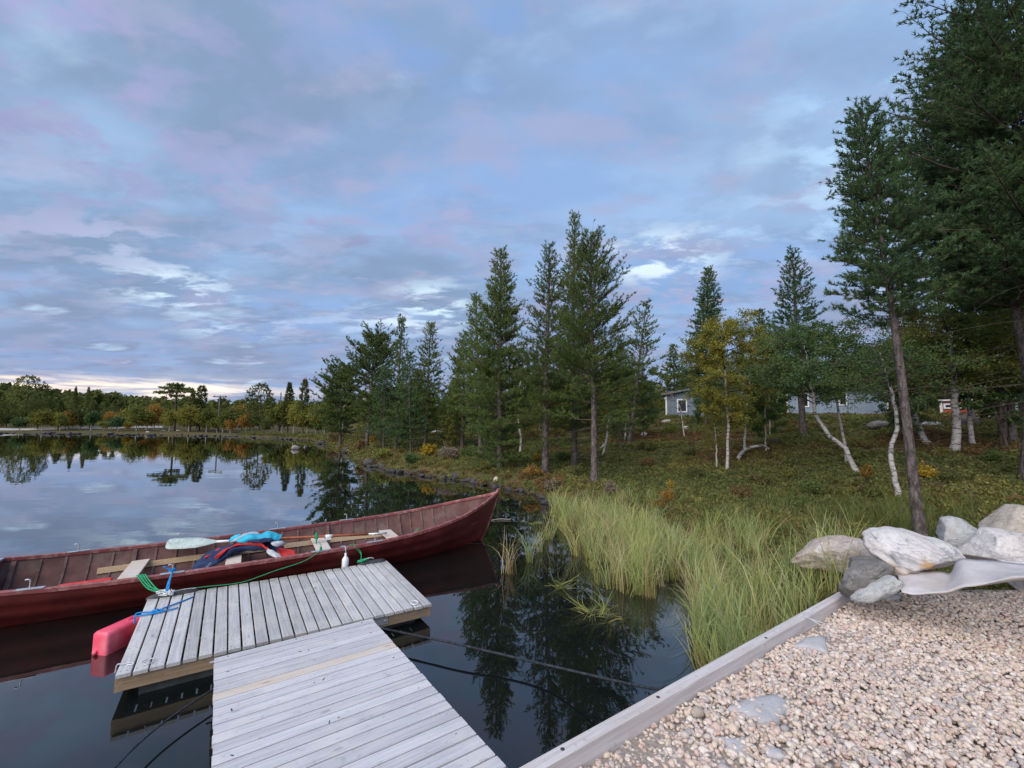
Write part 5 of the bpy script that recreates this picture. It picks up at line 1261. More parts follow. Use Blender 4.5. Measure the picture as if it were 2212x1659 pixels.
# the wood behind them
rs = np.random.RandomState(31); cnt_ = 0
for i in range(105):
    x = -60+i*7.6+rs.uniform(-5, 5); d = rs.uniform(92, 150) if x < 420 else rs.uniform(72, 125)
    p = at_dist(x, CY, d); p.z = gz(p.x, p.y)
    ytop = (float(np.interp(x, [-60, 0, 100, 300, 420, 520, 600, 720], [872, 870, 868, 873, 876, 884, 878, 866])) + rs.uniform(-4, 16)); H = max(2.5, at_dist(x, ytop, d).z-p.z)
    kq = rs.randint(0, 5)
    put(FP[kq], 'pine_tree', ('conical', 'slim', 'rounded', 'ragged', 'bushy')[kq]+' dark far-shore conifer '+landmark(x, FAR), 'conifers of the far shore wood', p, (H/7.5*rs.uniform(.9, 1.25), H/7.5), rs.uniform(0, 6))
for i in range(86):
    x = -60+i*9.2+rs.uniform(-6, 6); d = rs.uniform(74, 92) if x < 380 else rs.uniform(62, 80) if x < 560 else rs.uniform(44, 62)
    p = at_dist(x, CY, d)
    if float(sdist(p.x, p.y)) < 2: continue
    p.z = gz(p.x, p.y); H = rs.uniform(2.2, 4.6)
    mt = [m_olive, m_yellow, m_greenb, m_olive, m_olive, m_yellow, m_needle_far, m_orange][rs.randint(0, 8)]
    put(FB[rs.randint(0, 3)], 'birch_tree', 'low '+shade(mt)+' birch on the far shore '+landmark(x, FAR), 'low birches of the far shore', p, (H/4.6*rs.uniform(.9, 1.3), H/4.6), rs.uniform(0, 6), mt)
# forest mass on the far hills
n = 5200; az = np.radians(rs.uniform(-60, 56, n)); R_ = rs.uniform(150, 800, n)**1.0; X = R_*np.sin(az); Y = R_*np.cos(az); Z = ground(X, Y); ok = sdist(X, Y) > 5; X, Y, Z = X[ok], Y[ok], Z[ok]; n = len(X)
kitf = []
for s in range(4):
    q = np.random.RandomState(s); m_ = 70; t = q.rand(m_); R = (1.3, 1.6, 1.1, 1.9)[s]; r = R*(1-t)**.8; a = q.uniform(0, 6.28, m_); c = np.stack([np.cos(a)*r, np.sin(a)*r, .6+t*6.2], -1)
    V2, F2 = needles(c, norm(np.stack([np.cos(a), np.sin(a), .3+0*a], -1)), .3, 3, .9, .8, q); kitf.append(bpy.data.objects.new('t', npmesh('t', V2, F2, m_needle_far)))
sc = rs.uniform(.8, 1.35, (n, 1)); scatter('distant_forest', kitf, np.stack([X, Y, Z-.3], -1), np.stack([X*0, X*0, rs.uniform(0, 6, n)], -1), np.hstack([sc*1.15, sc*1.15, sc]), rs.randint(0, 4, n), 'dark forest covering the distant ridge', 'forest')

# woods on the point and behind the cabins
rs = np.random.RandomState(52); placed = []
def free(p, r):
    for q in placed:
        if (q[0]-p.x)**2+(q[1]-p.y)**2 < r*r: return False
    placed.append((p.x, p.y)); return True
def zone(x0, x1, d0, d1, n, pb, hmin, hmax, lab_p, lab_b, grp, mats, spread=2.0):
    c = 0
    for _ in range(n*4):
        if c >= n: break
        x = rs.uniform(x0, x1); d = math.sqrt(rs.uniform(d0*d0, d1*d1)); p = at_dist(x, CY, d)
        if float(sdist(p.x, p.y)) < 1.5: continue
        if 1395 < x < 1545 and d < 44 or 1672 < x < 1945 and d < 48 or 1998 < x < 2135 and d < 41: continue
        if not free(p, spread): continue
        p.z = gz(p.x, p.y)-.05; c += 1
        if rs.rand() < pb:
            H = rs.uniform(hmin*.7, hmax*.72); mt = mats[rs.randint(0, len(mats))]; plant_tree(KB[rs.randint(0, 3)], 'birch_tree', p, tall(H, hmin*.7, hmax*.72)+' '+shade(mt)+' birch '+('far back' if d > 34 else 'close')+' '+landmark(x, WOOD), 'tree', 'birches of the woods on the point', rs.uniform(0, 6), H/6.0, mt)
        else:
            H = rs.uniform(hmin, hmax); mt = [m_needle, m_needle_dk][rs.randint(0, 2)]; plant_tree(KP[rs.randint(0, 4)], 'pine_tree', p, tall(H, hmin, hmax)+' '+shade(mt)+' pine '+('far back' if d > 34 else 'close')+' '+landmark(x, WOOD), 'tree', 'pines of the woods on the point', rs.uniform(0, 6), H/8.0, mt)
ol = [m_olive, m_greenb, m_olive, m_yellow]
zone(690, 1000, 38, 60, 36, .6, 4.0, 7.0, 'pine in the wood behind the left lakeside group', 'small birch in the wood behind the left lakeside group', 'wood behind the left lakeside group', [m_olive, m_greenb, m_yellow])
zone(820, 1060, 24, 38, 20, .6, 3.2, 6.0, 'pine among the trees left of the shore pine', 'birch among the trees left of the shore pine', 'trees left of the shore pine', [m_olive, m_greenb])
zone(1050, 1440, 22, 34, 34, .7, 3.6, 6.2, 'pine in the wood behind the group of three pines', 'birch in the wood behind the group of three pines', 'wood behind the group of three pines', [m_olive, m_greenb, m_yellow, m_olive])
zone(1000, 1500, 34, 60, 70, .45, 4.5, 7.5, 'far pine deep in the wood left of the small cabin', 'far birch deep in the wood left of the small cabin', 'deep wood left of the small cabin', ol)
zone(1480, 1950, 40, 64, 74, .45, 4.5, 7.5, 'far pine in the wood behind the cabins', 'far birch in the wood behind the cabins', 'wood behind the cabins', ol)
zone(1640, 1960, 18, 30, 12, .85, 4.5, 6.0, 'pine growing close before the long cabin', 'green birch growing close before the long cabin', 'trees before the long cabin', [m_greenb, m_greenb, m_olive])
zone(1930, 2330, 37, 58, 50, .4, 5.5, 9, 'far pine in the wood behind the red shed', 'far birch in the wood behind the red shed', 'wood behind the red shed', ol)
zone(2110, 2420, 18, 32, 14, .4, 6, 9.5, 'pine in the wood right of the red shed', 'olive birch in the wood right of the red shed', 'wood right of the red shed', [m_olive, m_greenb])
# ------------------------------------------------------------------ heath, grass and sedges
def clump(seed, n, rad_, h, leaf, mat, blade=False):
    rs = np.random.RandomState(seed)
    if blade:
        V = []; F = []
        for b in range(n):
            a = rs.uniform(0, 6.28); r = rad_*math.sqrt(rs.rand()); p = np.array([r*math.cos(a), r*math.sin(a), 0]); H = h*rs.uniform(.55, 1.1); w = leaf*rs.uniform(.7, 1.2)
            la = rs.uniform(0, 6.28); ld = np.array([math.cos(la), math.sin(la), 0]); bend = H*rs.uniform(.05, .5); droop = rs.uniform(.1, .45) if rs.rand() < .5 else 0; fa = rs.uniform(0, 3.14); sd = np.array([math.cos(fa), math.sin(fa), 0])
            t = np.linspace(0, 1, 7)[:, None]; q = p+np.array([0, 0, 1])*(t*H-droop*H*t**4)+ld*(bend*t**2.2+droop*H*t**3); ww = w*(1-t)**.6*.5+.0004; b0 = len(V)*1
            base = sum(len(x) for x in V); V.append(np.stack([q-sd*ww, q+sd*ww], 1).reshape(-1, 3)); F.append(np.array([[base+2*i, base+2*i+1, base+2*i+3, base+2*i+2] for i in range(6)]))
        V = np.vstack(V); F = np.vstack(F)
    else:
        d = norm(rs.normal(size=(n, 3))); c = d*rs.uniform(.3, 1, (n, 1))*np.array([rad_, rad_, h]); c[:, 2] = np.abs(c[:, 2]); dd = norm(d+np.array([0, 0, .8])+rs.normal(0, .6, (n, 3))); e = norm(np.cross(dd, rs.normal(size=(n, 3)))); sz = leaf*rs.uniform(.5, 1.3, (n, 1))
        V = np.stack([c-dd*sz*.5, c+e*sz*.3, c+dd*sz*.5, c-e*sz*.3], 1).reshape(-1, 3); F = np.arange(len(V)).reshape(-1, 4)
    return bpy.data.objects.new('t', npmesh('t', V, F, mat))
rs = np.random.RandomState(91)
kits = []
for m_ in (m_heath, m_heath_dk, m_heath_br, m_grassy):
    for s in range(3): kits.append(clump(500+len(kits), 85, .17, .13, .052, m_))
n = 26000
az = np.radians(rs.uniform(-28, 56, n)); dd = 4.2*np.exp(rs.rand(n)*math.log(52/4.2)); X = dd*np.sin(az); Y = dd*np.cos(az)
sd_ = sdist(X, Y); ok = (sd_ > .05) & ~in_pad(X, Y) & ~((X < 8.2) & (Y < 3.9) & (X > -2)) & (np.hypot(X-3.6, Y-4.1) > .0); X, Y, dd, sd_ = X[ok], Y[ok], dd[ok], sd_[ok]; n = len(X)
Z = ground(X, Y); zone_ = .5*np.sin(X*.9+1.3*np.sin(Y*.55))+.5*np.sin(Y*.8+2+1.1*np.sin(X*.6))+rs.normal(0, .28, n)
zone_ += .5*np.sin(X*.33+Y*.21)
mi = np.where(zone_ > .58, 2, np.where(zone_ > -.05, 0, 1)); mi = np.where((sd_ < 1.3) & (rs.rand(n) < .22) & (dd < 16), 3, mi); mi = np.where((dd < 9.5) & (rs.rand(n) < .5), 1, mi)
sc = np.clip(dd/13, .75, 3.4)*rs.uniform(.6, 1.35, n); hz = np.clip(12/dd, .45, 1.15)*rs.uniform(.7, 1.4, n)
scatter('heath', kits, np.stack([X, Y, Z-.015], -1), np.stack([rs.normal(0, .1, n), rs.normal(0, .1, n), rs.uniform(0, 6.28, n)], -1), np.stack([sc, sc, sc*hz], -1), mi*3+rs.randint(0, 3, n),
        'low heath of lingonberry and crowberry in green, olive and rust covering the bank', 'heath')
# taller dwarf shrubs along the crest of the stony bank
kits = [clump(540+i, 130, .22, .30, .05, (m_heath_dk, m_heath, m_grassy, m_heath_br, m_needle)[i]) for i in range(5)]
X = []; Y = []
for i in range(len(shore_px)-6):
    a = at_z(*shore_px[i], 0); b = at_z(*shore_px[i+1], 0); m_ = int((b-a).length*7)
    for q in range(m_):
        t = rs.rand(); p = a.lerp(b, t); u = rs.uniform(.35, 1.6); nn = Vector(((b-a).y, -(b-a).x, 0)).normalized()
        if float(sdist(p.x+nn.x*.3, p.y+nn.y*.3)) < 0: nn = -nn
        X.append(p.x+nn.x*u); Y.append(p.y+nn.y*u)
X = np.array(X); Y = np.array(Y); n = len(X); sc = np.clip(np.hypot(X, Y)/22, .7, 1.6)*rs.uniform(.6, 1.3, n)
scatter('bank_shrubs', kits, np.stack([X, Y, ground(X, Y)-.02], -1), np.stack([X*0, X*0, rs.uniform(0, 6.28, n)], -1), np.stack([sc, sc, sc], -1), rs.choice(5, n, p=[.3, .25, .15, .15, .15]), 'dwarf shrubs overhanging the dark stones of the shore', 'shrubs')
# sedges standing in the shallow water and on the bank
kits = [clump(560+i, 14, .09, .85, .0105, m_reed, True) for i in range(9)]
def to_px(X, Y, Z):
    v = np.stack([X, Y, Z-EYE], -1); f_ = v@np.array(cam_f); return CX+FPX*(v@np.array(cam_r))/f_, CY-FPX*(v@np.array(cam_u))/f_
def inpoly(x, y, P):
    ins = np.zeros(len(x), bool)
    for i in range(len(P)):
        x1, y1 = P[i]; x2, y2 = P[(i+1) % len(P)]
        if y1 != y2: ins ^= ((y1 > y) != (y2 > y)) & (x < (x2-x1)*(y-y1)/(y2-y1)+x1)
    return ins
n = 14000; X = rs.uniform(.6, 5.2, n); Y = rs.uniform(2.2, 13.5, n); px, py = to_px(X, Y, X*0)
poly = [(1188, 1088), (1203, 1130), (1236, 1178), (1290, 1218), (1330, 1262), (1372, 1300), (1408, 1296), (1436, 1258), (1488, 1250), (1503, 1320), (1516, 1450), (1560, 1600), (2400, 1600), (2400, 1060), (1500, 1085), (1300, 1080)]
sd_ = sdist(X, Y); ee = (X-eA.x)*en.x+(Y-eA.y)*en.y; el_ = (X-eA.x)*ea.x+(Y-eA.y)*ea.y
dens = .5+.5*np.sin(X*4.2+np.sin(Y*3))*np.sin(Y*3.1+X); ok = inpoly(px, py, poly) & (sd_ < .55+.25*np.sin(Y*2)+.9*(Y < 5.0)) & ((ee > .08) | (el_ > elen+.25)) & (rs.rand(n) < (.10+.42*dens)*np.interp(px, [1190, 1300, 1450, 1520], [.36, .50, .75, .95])) & ((sd_ > -2.6) | (rs.rand(n) < .5))
ok &= ~((px > 1850) & (Y < 6.5)) & ~((sd_ > 0) & (Y > 8) & (rs.rand(n) < .5))
X, Y = X[ok], Y[ok]
for tx, ty, m_, sp_ in ((1091, 1238, 2, .05), (1147, 1216, 2, .08), (1160, 1190, 2, .10), (1180, 1165, 3, .14), (1273, 1224, 2, .05), (1315, 1262, 2, .06), (1340, 1275, 2, .05), (1225, 1195, 2, .12)):
    p = at_z(tx, ty, 0); X = np.append(X, p.x+rs.normal(0, sp_, m_)); Y = np.append(Y, p.y+rs.normal(0, sp_, m_))
n = len(X); Z = np.maximum(ground(X, Y), 0)-.02; lean_ = np.clip((2.2-X)*.10, -.05, .18)
rx = rs.normal(0, .13, n); ry = rs.normal(0, .15, n)-lean_; sc = rs.uniform(.62, 1.08, n)*np.interp(Y, [2.5, 5, 9, 13], [.95, .92, .85, .80])*np.where((sdist(X, Y) > -.3) & (Y > 5.0), .72, 1); wdt = np.interp(Y, [3, 8, 13], [1, 1.25, 1.7])
P_ = np.stack([X, Y, Z], -1); RO = np.stack([rx, ry, rs.uniform(0, 6.28, n)], -1); SC = np.stack([wdt*sc, wdt*sc, sc], -1)
extra = []
for tx, ty, m_ in ((1269, 1323, 2), (1333, 1337, 2), (1300, 1330, 2), (1190, 1271, 1), (1205, 1274, 1)):
    p = at_z(tx, ty, 0)
    for q in range(m_): extra.append(((p.x+rs.normal(0, .10), p.y+rs.normal(0, .05), .0), (rs.uniform(.9, 1.4)*rs.choice([-1, 1]), rs.uniform(-.6, .6), rs.uniform(0, 6.28)), (.8, .8, rs.uniform(.35, .6))))
P_ = np.vstack([P_, [e[0] for e in extra]]); RO = np.vstack([RO, [e[1] for e in extra]]); SC = np.vstack([SC, [e[2] for e in extra]])
print('sedge tufts', len(P_))
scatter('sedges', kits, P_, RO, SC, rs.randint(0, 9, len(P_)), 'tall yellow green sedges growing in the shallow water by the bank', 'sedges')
# fresh grass round the boulders and the foot of the leaning pine
kits = [clump(580+i, 22, .12, .42, .008, m_grassy, True) for i in range(4)]
X = []; Y = []
for (bx, by, r_, m_) in ((1968, 1147, .8, 34), (1750, 1190, .7, 80), (1800, 1240, .35, 40), (1840, 1130, .9, 22), (1650, 1130, 1.2, 26), (1930, 1120, .7, 30), (2060, 1110, 1.0, 16)):
    p = on_ground(bx, by) if by < 1180 else at_dist(bx, by, 5.6)
    for q in range(m_):
        X.append(p.x+rs.normal(0, r_*.5)); Y.append(p.y+rs.normal(0, r_*.5))
X = np.array(X); Y = np.array(Y); ok = (Y > 4.4) & (sdist(X, Y) > -.1); X, Y = X[ok], Y[ok]; n = len(X); sc = rs.uniform(.5, 1.2, n)
scatter('bank_grass', kits, np.stack([X, Y, np.maximum(ground(X, Y), 0)], -1), np.stack([rs.normal(0, .15, n), rs.normal(0, .15, n), rs.uniform(0, 6.28, n)], -1), np.stack([sc, sc, sc], -1), rs.randint(0, 4, n), 'fresh green grass tufts among the boulders and the pine foot', 'grass')

# ------------------------------------------------------------------ shrubs one can point at
def bush(name, label, x0, x1, ytop, ybot, mat, seed, n=1500, leaf=.05, dist=None, cat='bush'):
    xm = (x0+x1)/2; B = on_ground(xm, ybot) if dist is None else at_dist(xm, ybot, dist)
    if dist is not None: B.z = gz(B.x, B.y)
    d = math.hypot(B.x, B.y); R = (at_dist(x1, ybot, d)-at_dist(x0, ybot, d)).length/2; H = max(.12, at_dist(xm, ytop, d).z-B.z)
    rs = np.random.RandomState(seed); t = empty(name, B, 0, label, cat); P0 = []; P1 = []; L = []
    for q in range(26):
        a = rs.uniform(0, 6.28); r = R*rs.uniform(.2, .9); p1 = np.array([r*math.cos(a), r*math.sin(a), H*rs.uniform(.55, 1.0)*(1-.35*(r/R)**2)]); m_ = p1*.5+np.array([0, 0, .1*H]); P0 += [np.zeros(3), m_]; P1 += [m_, p1]; L += [(m_, p1)]*2
        for w in range(3):
            q1 = m_+(p1-m_)*rs.rand()+rs.normal(0, .16*R, 3)+np.array([0, 0, .05]); P0.append(m_+(p1-m_)*.3); P1.append(q1); L.append((m_, q1))
    V, F = prism_tubes(np.array(P0), np.array(P1), .006, .003); npobj('stems', V, F, m_twig, t)
    a = np.array([q[0] for q in L]); b = np.array([q[1] for q in L]); i = rs.randint(0, len(a), n); f = rs.uniform(.1, 1.1, (n, 1)); c = a[i]*(1-f)+b[i]*f+rs.normal(0, .07*R+.01, (n, 3)); c[:, 2] = np.abs(c[:, 2])
    dd = norm(rs.normal(size=(n, 3))+np.array([0, 0, .3])); e = norm(np.cross(dd, rs.normal(size=(n, 3)))); sz = leaf*rs.uniform(.6, 1.3, (n, 1))
    npobj('leaves', np.stack([c-dd*sz*.5, c+e*sz*.32, c+dd*sz*.5, c-e*sz*.32], 1).reshape(-1, 3), np.arange(4*n).reshape(-1, 4), mat, t)
    return t
bush('willow_bush', 'golden yellow willow bush overhanging the shore stones', 906, 946, 958, 1014, m_gold, 1, 4200, .06, dist=20.5)
bush('dry_bush', 'dry pinkish grey bush beside the golden willow bush', 942, 1000, 962, 1014, m_greyleaf, 2, 4200, .05, dist=19.5)
bush('orange_bush', 'low orange shrub at the foot of the left pine of the three', 1122, 1176, 1008, 1030, m_orange, 3, 900, .05)
bush('yellow_bush', 'small yellow shrub left behind the left pine of the three', 1150, 1170, 978, 998, m_gold, 4, 400, .06)
bush('golden_bush', 'beige golden shrub between shore stones and sedges', 1172, 1210, 1034, 1066, m_greyleaf, 5, 1400, .045)
bush('orange_bush', 'upper orange shrub behind the sedges', 1424, 1458, 1060, 1090, m_orange, 6, 900, .04)
bush('orange_bush', 'lower orange shrub just above the sedge tips', 1408, 1438, 1078, 1106, m_orange, 7, 800, .04)
bush('yellow_bush', 'pale yellow shrub above the orange ones', 1434, 1462, 1040, 1060, m_gold, 8, 500, .04)
bush('pale_bush', 'pale pinkish dry shrub left of the orange ones behind the sedges', 1300, 1340, 1040, 1078, m_greyleaf, 9, 900, .04)
bush('orange_bush', 'orange shrub at the foot of the leaning birch', 1856, 1894, 1002, 1046, m_orange, 10, 900, .045)
bush('yellow_bush', 'low yellow rust shrub right of the curved birch stem', 1966, 2034, 1006, 1036, m_gold, 11, 900, .05)
bush('green_bush', 'grey green willow shrub left of the golden willow', 868, 906, 975, 1008, m_greenb, 12, 1400, .06)
bush('green_bush', 'olive shrub on the bank near the left lakeside pines', 800, 850, 968, 996, m_olive, 13, 1400, .07)
bush('brown_bush', 'rust brown shrubs at the bend of the shore', 700, 760, 932, 952, m_heath_br, 14, 1600, .10)
bush('brown_bush', 'brown shrub in front of the round topped lakeside pine', 760, 800, 950, 978, m_heath_br, 15, 1300, .08)
bush('yellow_bush', 'yellow green sapling beside the lakeside pines', 792, 816, 935, 968, m_gold, 16, 600, .07)
bush('yellow_bush', 'yellow green sapling at the foot of the slim pale birch', 1690, 1720, 1010, 1040, m_olive, 17, 500, .05)
bush('spruce_sapling', 'small dark spruce sapling at the corner of the small cabin', 1500, 1516, 872, 908, m_needle_dk, 18, 900, .09, dist=30)
bush('heather_mound', 'dark low mound of heather twigs left of the birches', 1366, 1424, 953, 975, m_heath_dk, 19, 1600, .06)
HB = ((960, 'behind the dry pinkish bush'), (1010, 'right of the dry pinkish bush'), (1045, 'left of the slender shore pine foot'), (1100, 'right of the slender shore pine foot'), (1216, 'between the left two pine trunks'), (1240, 'before the middle pine trunk'), (1330, 'right of the broad pine trunk'), (1400, 'below the dark twig mound'),
      (1450, 'before the small cabin'), (1490, 'left of the short thin birch'), (1500, 'lower left of the golden birch foot'), (1560, 'behind the golden birch stem'), (1600, 'between the golden birch and sedges'), (1640, 'near the arched log'), (1760, 'left of the leaning birch foot'), (1880, 'right of the leaning birch foot'), (2060, 'above the tallest boulders'), (2150, 'upslope at the right'))
for i, (x, y, w, h, mt) in enumerate(((1010, 990, 40, 24, m_needle), (1045, 1020, 44, 26, m_heath), (960, 955, 36, 26, m_greenb), (1100, 955, 40, 20, m_olive), (1216, 1000, 50, 26, m_needle), (1240, 1030, 40, 24, m_heath_dk), (1330, 1000, 60, 20, m_heath_dk), (1490, 990, 46, 22, m_heath_dk), (1500, 1035, 56, 26, m_heath_dk),
                                     (1640, 1050, 70, 30, m_heath_dk), (1760, 1075, 80, 34, m_needle), (1600, 1080, 60, 30, m_heath_br), (1400, 1010, 50, 20, m_heath_br), (1880, 1080, 70, 30, m_heath_dk), (2060, 1050, 80, 30, m_heath_dk), (2150, 1000, 80, 24, m_needle), (1450, 935, 50, 16, m_olive), (1560, 925, 60, 22, m_olive), (1640, 935, 50, 24, m_olive))):
    t = bush('heath_bush', 'low '+shade(mt)+' heath shrub on the ground '+landmark(x, HB), x-w/2, x+w/2, y-h, y, mt, 40+i, 1300, .05); t['group'] = 'low heather bushes on the bank'

# ------------------------------------------------------------------ stones along the shore
def shore_stone(x, y, w, h, label, seed, mat=m_shore, grp=None, name='shore_stone'):
    p = at_z(x, y+2, 0); d = math.hypot(p.x, p.y); r = w/FPX*p.y/2*1.15; hh = h/FPX*p.y/2
    V, F = ico(3, seed, (r, r*.8, hh*1.05), 9, .10); o = npobj(name, V, F, mat, smooth=True); hd = Vector((p.x, p.y, 0)).normalized()
    o.location = p+hd*r*.6+Vector((0, 0, hh*.55)); o.rotation_euler = (random.uniform(-.15, .15), random.uniform(-.15, .15), random.uniform(-.5, .5)-math.atan2(p.x, p.y)); return tag(o, label, 'stone', grp)
G_ = 'dark stones lining the shore'
named = [(801, 1004, 26, 17, 'left one of the two big round shore stones below the lakeside pines'), (826, 1006, 27, 15, 'right one of the two big round shore stones below the lakeside pines'), (862, 1008, 28, 16, 'flat dark shore stone left of the golden willow'),
         (904, 1022, 28, 8, 'low flat stone in the water under the golden willow'), (989, 1032, 26, 16, 'broad dark stone under the dry pinkish bush'), (1012, 1038, 30, 10, 'long low shore stone right of the dry bush'),
         (1159, 1064, 44, 17, 'largest long dark slab near the sedges'), (1176, 1074, 30, 8, 'flat stone in the water just below the largest slab'), (1180, 1087, 30, 10, 'last flat stone in the water before the sedges')]
for i, (x, y, w, h, lb) in enumerate(named): shore_stone(x, y, w, h, lb, 600+i)
shore_stone(1071, 1046, 13, 22, 'upright pale square shore stone behind the bow', 620, m_rock_t)
shore_stone(1060, 1038, 10, 11, 'small pale stone left of the upright pale one', 621, m_rock_g)
shore_stone(1029, 1030, 12, 11, 'small light stone high on the bank behind the boat', 622, m_rock_t)
shore_stone(639, 969, 22, 12, 'rounded grey boulder standing out in the lake off the point', 623, m_rock_d)
shore_stone(732, 962, 14, 7, 'small grey stone awash near the bend of the shore', 624, m_rock_g)
SHN = ((1175, 'by the sedges'), (1140, 'just left of the largest slab'), (1110, 'behind the bow'), (1080, 'below the slender shore pine'), (1045, 'left of the upright pale stone'), (1010, 'under the dry bush'), (970, 'between the dry and golden bushes'), (925, 'under the golden willow'), (880, 'left of the golden willow'), (840, 'right of the two big stones'),
       (800, 'at the two big stones'), (770, 'left of the two big stones'), (740, 'at the bend of the shore'), (700, 'left of the bend'), (650, 'behind the lake boulder'), (600, 'below the plain pole'), (550, 'below the round-headed pine'), (500, 'right of the utility pole'), (450, 'below the utility pole'), (390, 'below the umbrella pine'), (330, 'at the low spit'), (270, 'left of the low spit'), (200, 'below the thin tree tips'), (120, 'below the big golden birch'), (40, 'at the left edge'))
rq = random.Random(8); pts_ = [(1189, 1089)]+shore_px
for i in range(len(pts_)-2):
    (x0, y0), (x1, y1) = pts_[i], pts_[i+1]; L = abs(x0-x1)
    near = y0 > 958; m_ = max(2, int(L/(8 if near else 11)))
    for q in range(m_):
        t = (q+rq.random())/m_; x = x0+(x1-x0)*t; y = y0+(y1-y0)*t
        w = rq.uniform(9, 19)*(1 if near else .75)*(1 if y > 950 else .8); shore_stone(x, y+rq.uniform(-6.5, 1.5)*(1 if near else .4), w*(1 if rq.random() < .6 else .55), w*rq.uniform(.25, .8), 'dark '+('flat' if w > 13 else 'small')+' round waterline stone '+landmark(x, SHN), 700+rq.randrange(40), m_shore, G_)
for i, (x, y, w) in enumerate(((335, 926, 16), (352, 927, 18), (368, 925, 12), (320, 930, 12), (385, 927, 14))):
    shore_stone(x, y+6, w, 8, ('pale stone heap lying on the low spit', )[0], 760+i, m_rock_g if i % 2 else m_rock_t, 'pale stones heaped on the low spit of the far shore')
# pale gravel track on the far shore
mb = MB(); rows = []
for i in range(24):
    x = -120+i*20.5; p = at_dist(x, 925, 93); q = at_dist(x, 921, 94.5); zb = gz(p.x, p.y); h_ = .36+.06*math.sin(i*1.3)
    rows.append([Vector((p.x, p.y, zb-.1)), Vector((p.x*1.004, p.y*1.004, zb+h_*.6)), Vector((q.x, q.y, zb+h_*.6+.03)), Vector((q.x*1.03, q.y*1.03, zb-.1))])
mb.grid(rows, True); tag(mb.build('gravel_track', mat_noise('pale_track', (.42, .42, .42), (.30, .28, .26), .3, .9, .1)), kind='structure')
# ------------------------------------------------------------------ utility poles on the far shore
def pole(x, ytop, dist, bar, label):
    p = at_dist(x, CY, dist); p.z = gz(p.x, p.y); H = at_dist(x, ytop, dist).z-p.z; o = empty('utility_pole', p, 0, label, 'pole')
    mb = MB(); mb.tube([(0, 0, -.2), (0, 0, H)], [.11, .08], 8); mb.build('post', m_bark, o)
    if bar:
        mb = MB(); mb.box((0, 0, H-.08), (1.9, .14, .14)); mb.build('crossarm', m_twig, o)
        for q in (-.75, 0, .75):
            mb = MB(); mb.tube([(q, 0, H-.02), (q, 0, H+.16)], [.05, .035], 8); mb.build('insulator', m_rock_d, o)
pole(477, 856, 72, True, 'wooden utility pole with a crossarm above the far shore birches')
pole(608, 848, 70, False, 'plain utility pole sticking up left of the narrow conical pine')

